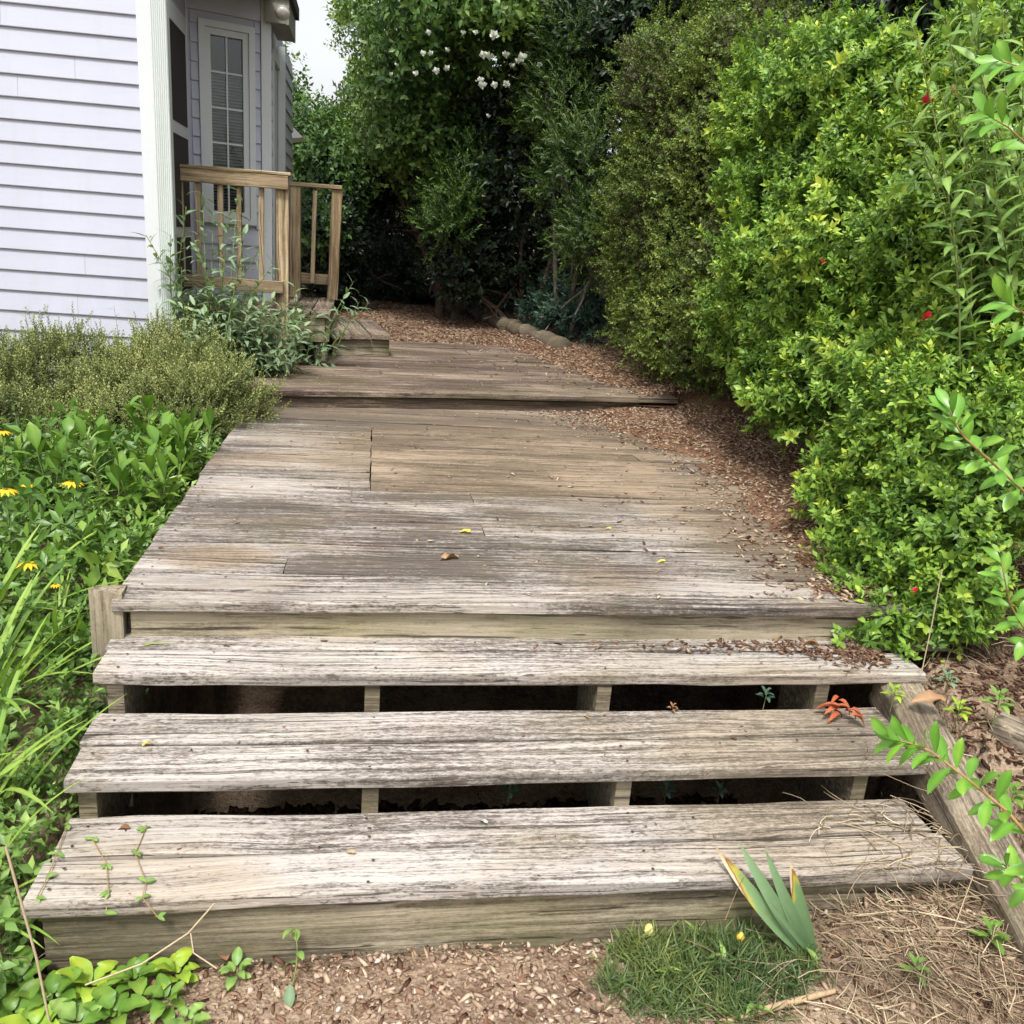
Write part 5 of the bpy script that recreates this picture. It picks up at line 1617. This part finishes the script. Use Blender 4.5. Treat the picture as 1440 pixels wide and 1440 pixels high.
# pebbles and bark in front of the bottom step
n = 9000
x = rg.uniform(-1.3, 1.9, n); y = rg.uniform(1.0, 1.80, n)
P = np.stack([x, y, gz(x, y) + .002], -1)
L_ = .004 + .026 * rg.random(n) ** 2.2
chips('bark_chips', P, L_ * 1.7, L_ * .5, L_ * .28, rg.normal(.60, .30, n), CHIP, rg, 'brown bark crumbs covering the soil below the bottom riser', 'mulch')
n = 2600
x = rg.normal(.3, .5, n); y = rg.uniform(1.05, 1.80, n)
P = np.stack([x, y, gz(x, y) + .003], -1)
L_ = .007 + .018 * rg.random(n) ** 2
chips('gravel', P, L_, L_ * .8, L_ * .55, rg.normal(.5, .22, n), STONE, rg, 'small tan and pinkish pebbles among the bark below the bottom riser', 'gravel', .6)
# mulch chips on the deck side
n = 12000
y = rg.uniform(2.62, 6.0, n)
e_ = np.interp(y, [q[0] for q in mlow], [q[1] for q in mlow])
x = e_ - .22 + rg.random(n) ** .8 * 1.25 - (rg.random(n) < .16) * rg.exponential(.35, n)
q3 = np.stack([x, y, 0 * x], -1)
d = x - e_ + vn(q3, 5) * .05 + vn(q3, 17) * .025
z = .607 + np.clip(d * .12, 0, .07) + .004
z = z + np.clip((x - 2.14) / .2, 0, 1) * np.clip((y - 5.1) / .8, 0, 1) * .10 - np.clip((y - 5.2) / .5, 0, 1) * np.clip((2.2 - x) / .2, 0, 1) * .033
z = np.maximum(z, .610)
P = np.stack([x, y, z], -1)
L_ = rg.uniform(.010, .034, n)
keep = (d > -.02) | (rg.random(n) < .45)
chips('mulch_chips', P[keep], L_[keep] * 1.3, L_[keep] * .45, L_[keep] * .25, rg.normal(.60, .26, keep.sum()), CHIP, rg, 'reddish bark chips spread over the right side of the long deck', 'mulch')
n = 7000
y = rg.uniform(5.95, 9.1, n)
e_ = np.interp(y, [6.0, 6.8, 8.0, 8.6, 9.2], [1.98, 1.72, 1.50, 1.30, 1.1])
x = e_ - .1 + rg.random(n) * 1.2 - (rg.random(n) < .25) * rg.exponential(.3, n)
q3 = np.stack([x, y, 0 * x], -1)
d = x - e_ + vn(q3, 5) * .06 + vn(q3, 17) * .03
P = np.stack([x, y, .722 + np.clip(d * .15, 0, .06) + .006], -1)
L_ = rg.uniform(.012, .04, n)
keep = ((d > -.04) | (rg.random(n) < .5)) & (y > 6.0 + (x - 1.83) * .167)
chips('mulch_chips', P[keep], L_[keep] * 1.3, L_[keep] * .45, L_[keep] * .25, rg.normal(.60, .26, keep.sum()), CHIP, rg, 'reddish bark chips over the right corner of the upper landing', 'mulch')
n = 9000
y = 8.5 + rg.random(n) ** 1.3 * 5; x = rg.uniform(-.6, 2.2, n)
P = np.stack([x, y, gz(x, y) + .006], -1)
L_ = rg.uniform(.015, .05, n)
chips('mulch_chips', P, L_ * 1.3, L_ * .5, L_ * .3, rg.normal(.48, .24, n), CHIP, rg, 'bark chips and pale leaf scraps on the path behind the upper landing', 'mulch')
n = 8000
x = rg.uniform(1.75, 3.2, n); y = rg.uniform(1.0, 2.9, n)
P = np.stack([x, y, gz(x, y) + .004], -1)
L_ = rg.uniform(.01, .035, n)
chips('mulch_chips', P, L_ * 1.4, L_ * .45, L_ * .25, rg.normal(.30, .22, n), CHIP, rg, 'bark chips on the bank above the sloping timber', 'mulch')
n = 500
x = 1.72 - rg.exponential(.22, n); y = 2.555 + rg.normal(0, .03, n) + (x > 1.45) * rg.uniform(-.12, 0, n)
P = np.stack([x, y, np.where(y < 2.6, .476, .476)], -1)
L_ = rg.uniform(.008, .03, n)
chips('mulch_chips', P, L_ * 1.3, L_ * .45, L_ * .25, rg.normal(.35, .2, n), CHIP, rg, 'dark bark bits gathered at the back of the third tread', 'mulch')
n = 14000  # leaf litter, its tint pushed near black to deepen shade in the gaps
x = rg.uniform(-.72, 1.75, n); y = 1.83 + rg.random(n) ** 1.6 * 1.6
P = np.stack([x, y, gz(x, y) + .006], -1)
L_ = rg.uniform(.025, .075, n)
chips('leaf_litter', P, L_ * 1.2, L_ * .7, L_ * .15, rg.normal(.04, .10, n), CHIP, rg, 'leaf litter tinted near black for shade on the ground under the open steps', 'leaf litter', .4)
# crumbs on boards
n = 2300
x = rg.uniform(-.7, 1.6, n); y = 2.6 + 5.5 * rg.random(n) ** .65
up_ = (y - 5.575) - (x + .7) * .167
z = np.where(up_ > .02, .7225, .608)
ok = ~((up_ > -.06) & (up_ < .02))
P = np.stack([x, y, z], -1)[ok]
L_ = .004 + .016 * rg.random(len(P)) ** 2
chips('leaf_crumbs', P, L_ * 1.2, L_ * .6, L_ * .15, rg.normal(.75, .3, len(P)), CHIP, rg, 'tiny dry leaf crumbs scattered over the deck boards', 'leaf litter', .12)
n = 90
x = rg.uniform(-.7, 1.5, n); k = rg.integers(0, 3, n)
y = np.array([Y1, Y2, Y3])[k] + rg.uniform(.02, .26, n)
P = np.stack([x, y, np.array([.204, .339, .474])[k]], -1)
L_ = rg.uniform(.004, .014, n)
chips('leaf_crumbs', P, L_, L_ * .6, L_ * .15, rg.normal(.65, .25, n), CHIP, rg, 'tiny dry crumbs on the open treads', 'leaf litter', .12)

# straw: dry grass at the right end of the bottom step
def straw(name, P, L, rg, label, lift=.35, mat=L_STRAW, w=.0016):
    parts = []
    for i in range(len(P)):
        az = rg.uniform(0, 6.28); el = abs(rg.normal(0, lift)); cv = rg.normal(0, .8)
        pts = []
        p = P[i].copy()
        for s in range(5):
            pts.append(p.copy())
            p = p + L[i] / 4 * np.array([math.cos(az) * math.cos(el), math.sin(az) * math.cos(el), math.sin(el)])
            az += cv / 4; el -= rg.uniform(.05, .35)
            p[2] = max(p[2], P[i][2])
        parts.append(tube(pts, w * rg.uniform(.5, 1.2), 3)[:2] + (np.full(15, rg.normal(.45, .3)),))
    V, T, C = cat_arrays(parts)
    return tag(obj(name, mesh(name, V, T, C), mat), label, 'straw', kind='stuff')


n = 1900
x = rg.normal(1.36, .25, n); y = rg.uniform(1.15, 2.1, n); x = np.minimum(x, 1.66)
z = np.maximum(gz(x, y) + .004, np.where(y > 2.05, .34, np.where(y > 1.775, np.where(x > .9, .206, .02), .006)))
ok = (x > .85) & ((y < 1.78) | ((x > 1.2 + rg.random(n) * .35) & (rg.random(n) < .42)))
P = np.stack([x, y, z], -1)[ok]
straw('dry_grass', P, rg.uniform(.05, .2, len(P)), rg, 'tangle of dry straw at the right end of the bottom step')
n = 520
x = rg.uniform(1.8, 2.8, n); y = rg.uniform(1.3, 2.8, n)
P = np.stack([x, y, gz(x, y) + .004], -1)
straw('dry_grass', P, rg.uniform(.06, .22, n), rg, 'dry stalks and needles under the low azalea')
n = 160
x = rg.uniform(-1.2, -.72, n); y = rg.uniform(1.3, 2.0, n)
P = np.stack([x, y, gz(x, y) + .004], -1)
straw('dry_grass', P, rg.uniform(.06, .22, n), rg, 'dry grass stalks at the outer end of the bottom step')

# single stalks one can pick out
for k, (pts, r_, c_, lb) in enumerate((
        ([(1295, 950, .47), (1310, 880, .62), (1325, 800, .85)], .0018, L_STRAW, 'thin pale green stalk standing at the end of the top step'),
        ([(120, 1385, .02), (200, 1355, .10), (265, 1312, .16), (302, 1270, .20)], .0022, L_STRAW, 'dry forked twig leaning on the bottom riser'),
        ([(8, 1190, .15), (30, 1270, .10), (52, 1350, .06), (70, 1440, .02)], .0028, L_STRAW, 'bent dry stalk beside the outer corner of the bottom step'))):
    q = [atz(*pts[0])]
    for a in pts[1:]: q.append(aty(a[0], a[1], q[0][1] - (.02 if k else 0)))
    if k == 1: q = [aty(a[0], a[1], 1.70) for a in pts]
    if k == 2: q = [aty(a[0], a[1], 1.62) for a in pts]
    v, t3, c3 = tube(q, r_, 5)
    if k == 1:
        v2, t2, c2 = tube([aty(268, 1312, 1.70), aty(272, 1340, 1.68), aty(305, 1362, 1.66)], r_ * .8, 5)
        v, t3, c3 = cat_arrays([(v, t3, c3), (v2, t2, c2)])
    tag(obj('dry_stalk', mesh('dry_stalk', v, t3, c3 + .2, smooth=True), c_), lb, 'stalk')

# fallen leaves
fl_y = leafmesh(leafN(.055, .026, 6, .2, .5, 'oval', .06, 3), .5, .1)
fl_b = leafmesh(leafN(.10, .05, 8, .25, .5, 'oval', .10, 4), .45, .2)
fl_c = leafmesh(leafN(.08, .032, 7, .45, .8, 'oval', .08, 5), .3, .3)
for k, (x, y, z, s, me, m_, rz, lb) in enumerate((
        (663, 748, .612, 1.1, fl_y, L_YELLOW, 1.2, 'orange yellow fallen leaf in the middle of the long deck'),
        (645, 783, .612, 1.0, fl_b, L_DEAD, 1.6, 'crumpled pale brown leaf on the deck near the yellow one'),
        (936, 789, .612, .6, fl_y, L_YELLOW, 1.4, 'small lemon yellow leaf near the front edge of the deck'),
        (860, 743, .612, .5, fl_y, L_YELLOW, 1.0, 'tiny lemon yellow petal on the deck behind the lemon leaf'),
        (200, 1048, .341, .85, fl_y, L_YELLOW, -.7, 'pale yellow leaf on the outer end of the second tread'),
        (685, 1158, .208, .6, fl_y, L_PETALW, .6, 'whitish oval petal on the bottom tread'),
        (500, 1199, .206, .5, fl_y, L_STRAW, 1.1, 'beige leaf scrap on the front board of the bottom tread'),
        (182, 1165, .208, .55, fl_c, L_DEAD, 1.3, 'curled tan leaf on the back board of the bottom tread'),
        (322, 908, .476, .4, fl_c, L_DEAD, .8, 'small rusty leaf curl on the outer part of the third tread'),
        (828, 1010, .341, .4, fl_c, L_DEAD, .4, 'small pinkish brown leaf on the second tread above a stringer'),
        (1085, 728, .615, .6, fl_y, L_DEAD, 1.5, 'orange brown leaf where the mulch thins out on the deck'),
        (1036, 1040, .341, .45, fl_c, L_DEAD, .5, 'two toned leaf curl on the right half of the second tread'),
        (1100, 896, .480, .8, fl_b, L_DEAD, 1.9, 'tan leaf among mulch at the back of the third tread'),
        (1135, 888, .485, .6, fl_y, L_YELLOW, .3, 'upright yellow green leaf in the mulch on the third tread'),
        (1150, 905, .480, .9, fl_c, L_DEAD, 1.2, 'dark red leaf in the mulch at the right of the third tread'),
        (640, 1330, .01, .1, fl_c, L_DEAD, 0, None),
        (230, 770, .612, .4, fl_c, L_DEAD, 1.3, 'rusty leaf curl near the outer edge of the deck'),
        (320, 1355, .03, .9, fl_b, L_DEAD, .4, 'large curled brown leaf under the lime rosettes'),
        (240, 1385, .03, .7, fl_b, L_DEAD, 2.2, 'folded grey brown leaf beside the small clover like plant'),
        (1330, 985, .46, 1.0, fl_b, L_DEAD, 1.2, 'crumpled tan leaf on the bank at the end of the top step'),
        (1250, 1345, .03, .9, fl_b, L_DEAD, -.8, 'flat tan oak like leaf in the straw'))):
    if lb is None: continue
    p = atz(x, y, z) if z > .1 else onground(x, y, .012)
    o = obj('fallen_leaf', me.copy() if me.materials and me.materials[0] != m_ else me, None)
    if not o.data.materials or o.data.materials[0] != m_:
        o.data = me.copy(); o.data.materials.clear(); o.data.materials.append(m_)
    o.location = (p[0], p[1], p[2]); o.rotation_euler = (R(rnd.uniform(-8, 14)), R(rnd.uniform(-15, 15)), rz); o.scale = (s,) * 3
    tag(o, lb, 'leaf')
# red dead cluster on the second tread
cl = empty('dead_sprig', atz(1185, 1012, .345), 'shrivelled red brown leaf cluster on the right end of the second tread', 'leaf cluster')
RED = leafmat('red_dead_leaf', [(0, (.12, .03, .015)), (.5, (.32, .08, .03)), (1, (.46, .16, .07))], rough=.7, trans=.1)
rg = np.random.default_rng(601)
fr_ = [leafmesh(leafN(.075, .022, 6, .5, d, 'lance', .08, i), .5, 0) for i, d in enumerate((.5, 1.0))]
for j in range(11):
    az = rg.uniform(-.9, .5) if j % 2 else rg.uniform(2.2, 3.6)
    put_leaf(cl, fr_[j % 2], RED, (rg.normal(0, .02), rg.normal(0, .025), .012 + .004 * j), (math.cos(az), math.sin(az) - .3, .25), (0, 0, 1), rg.uniform(.7, 1.0))
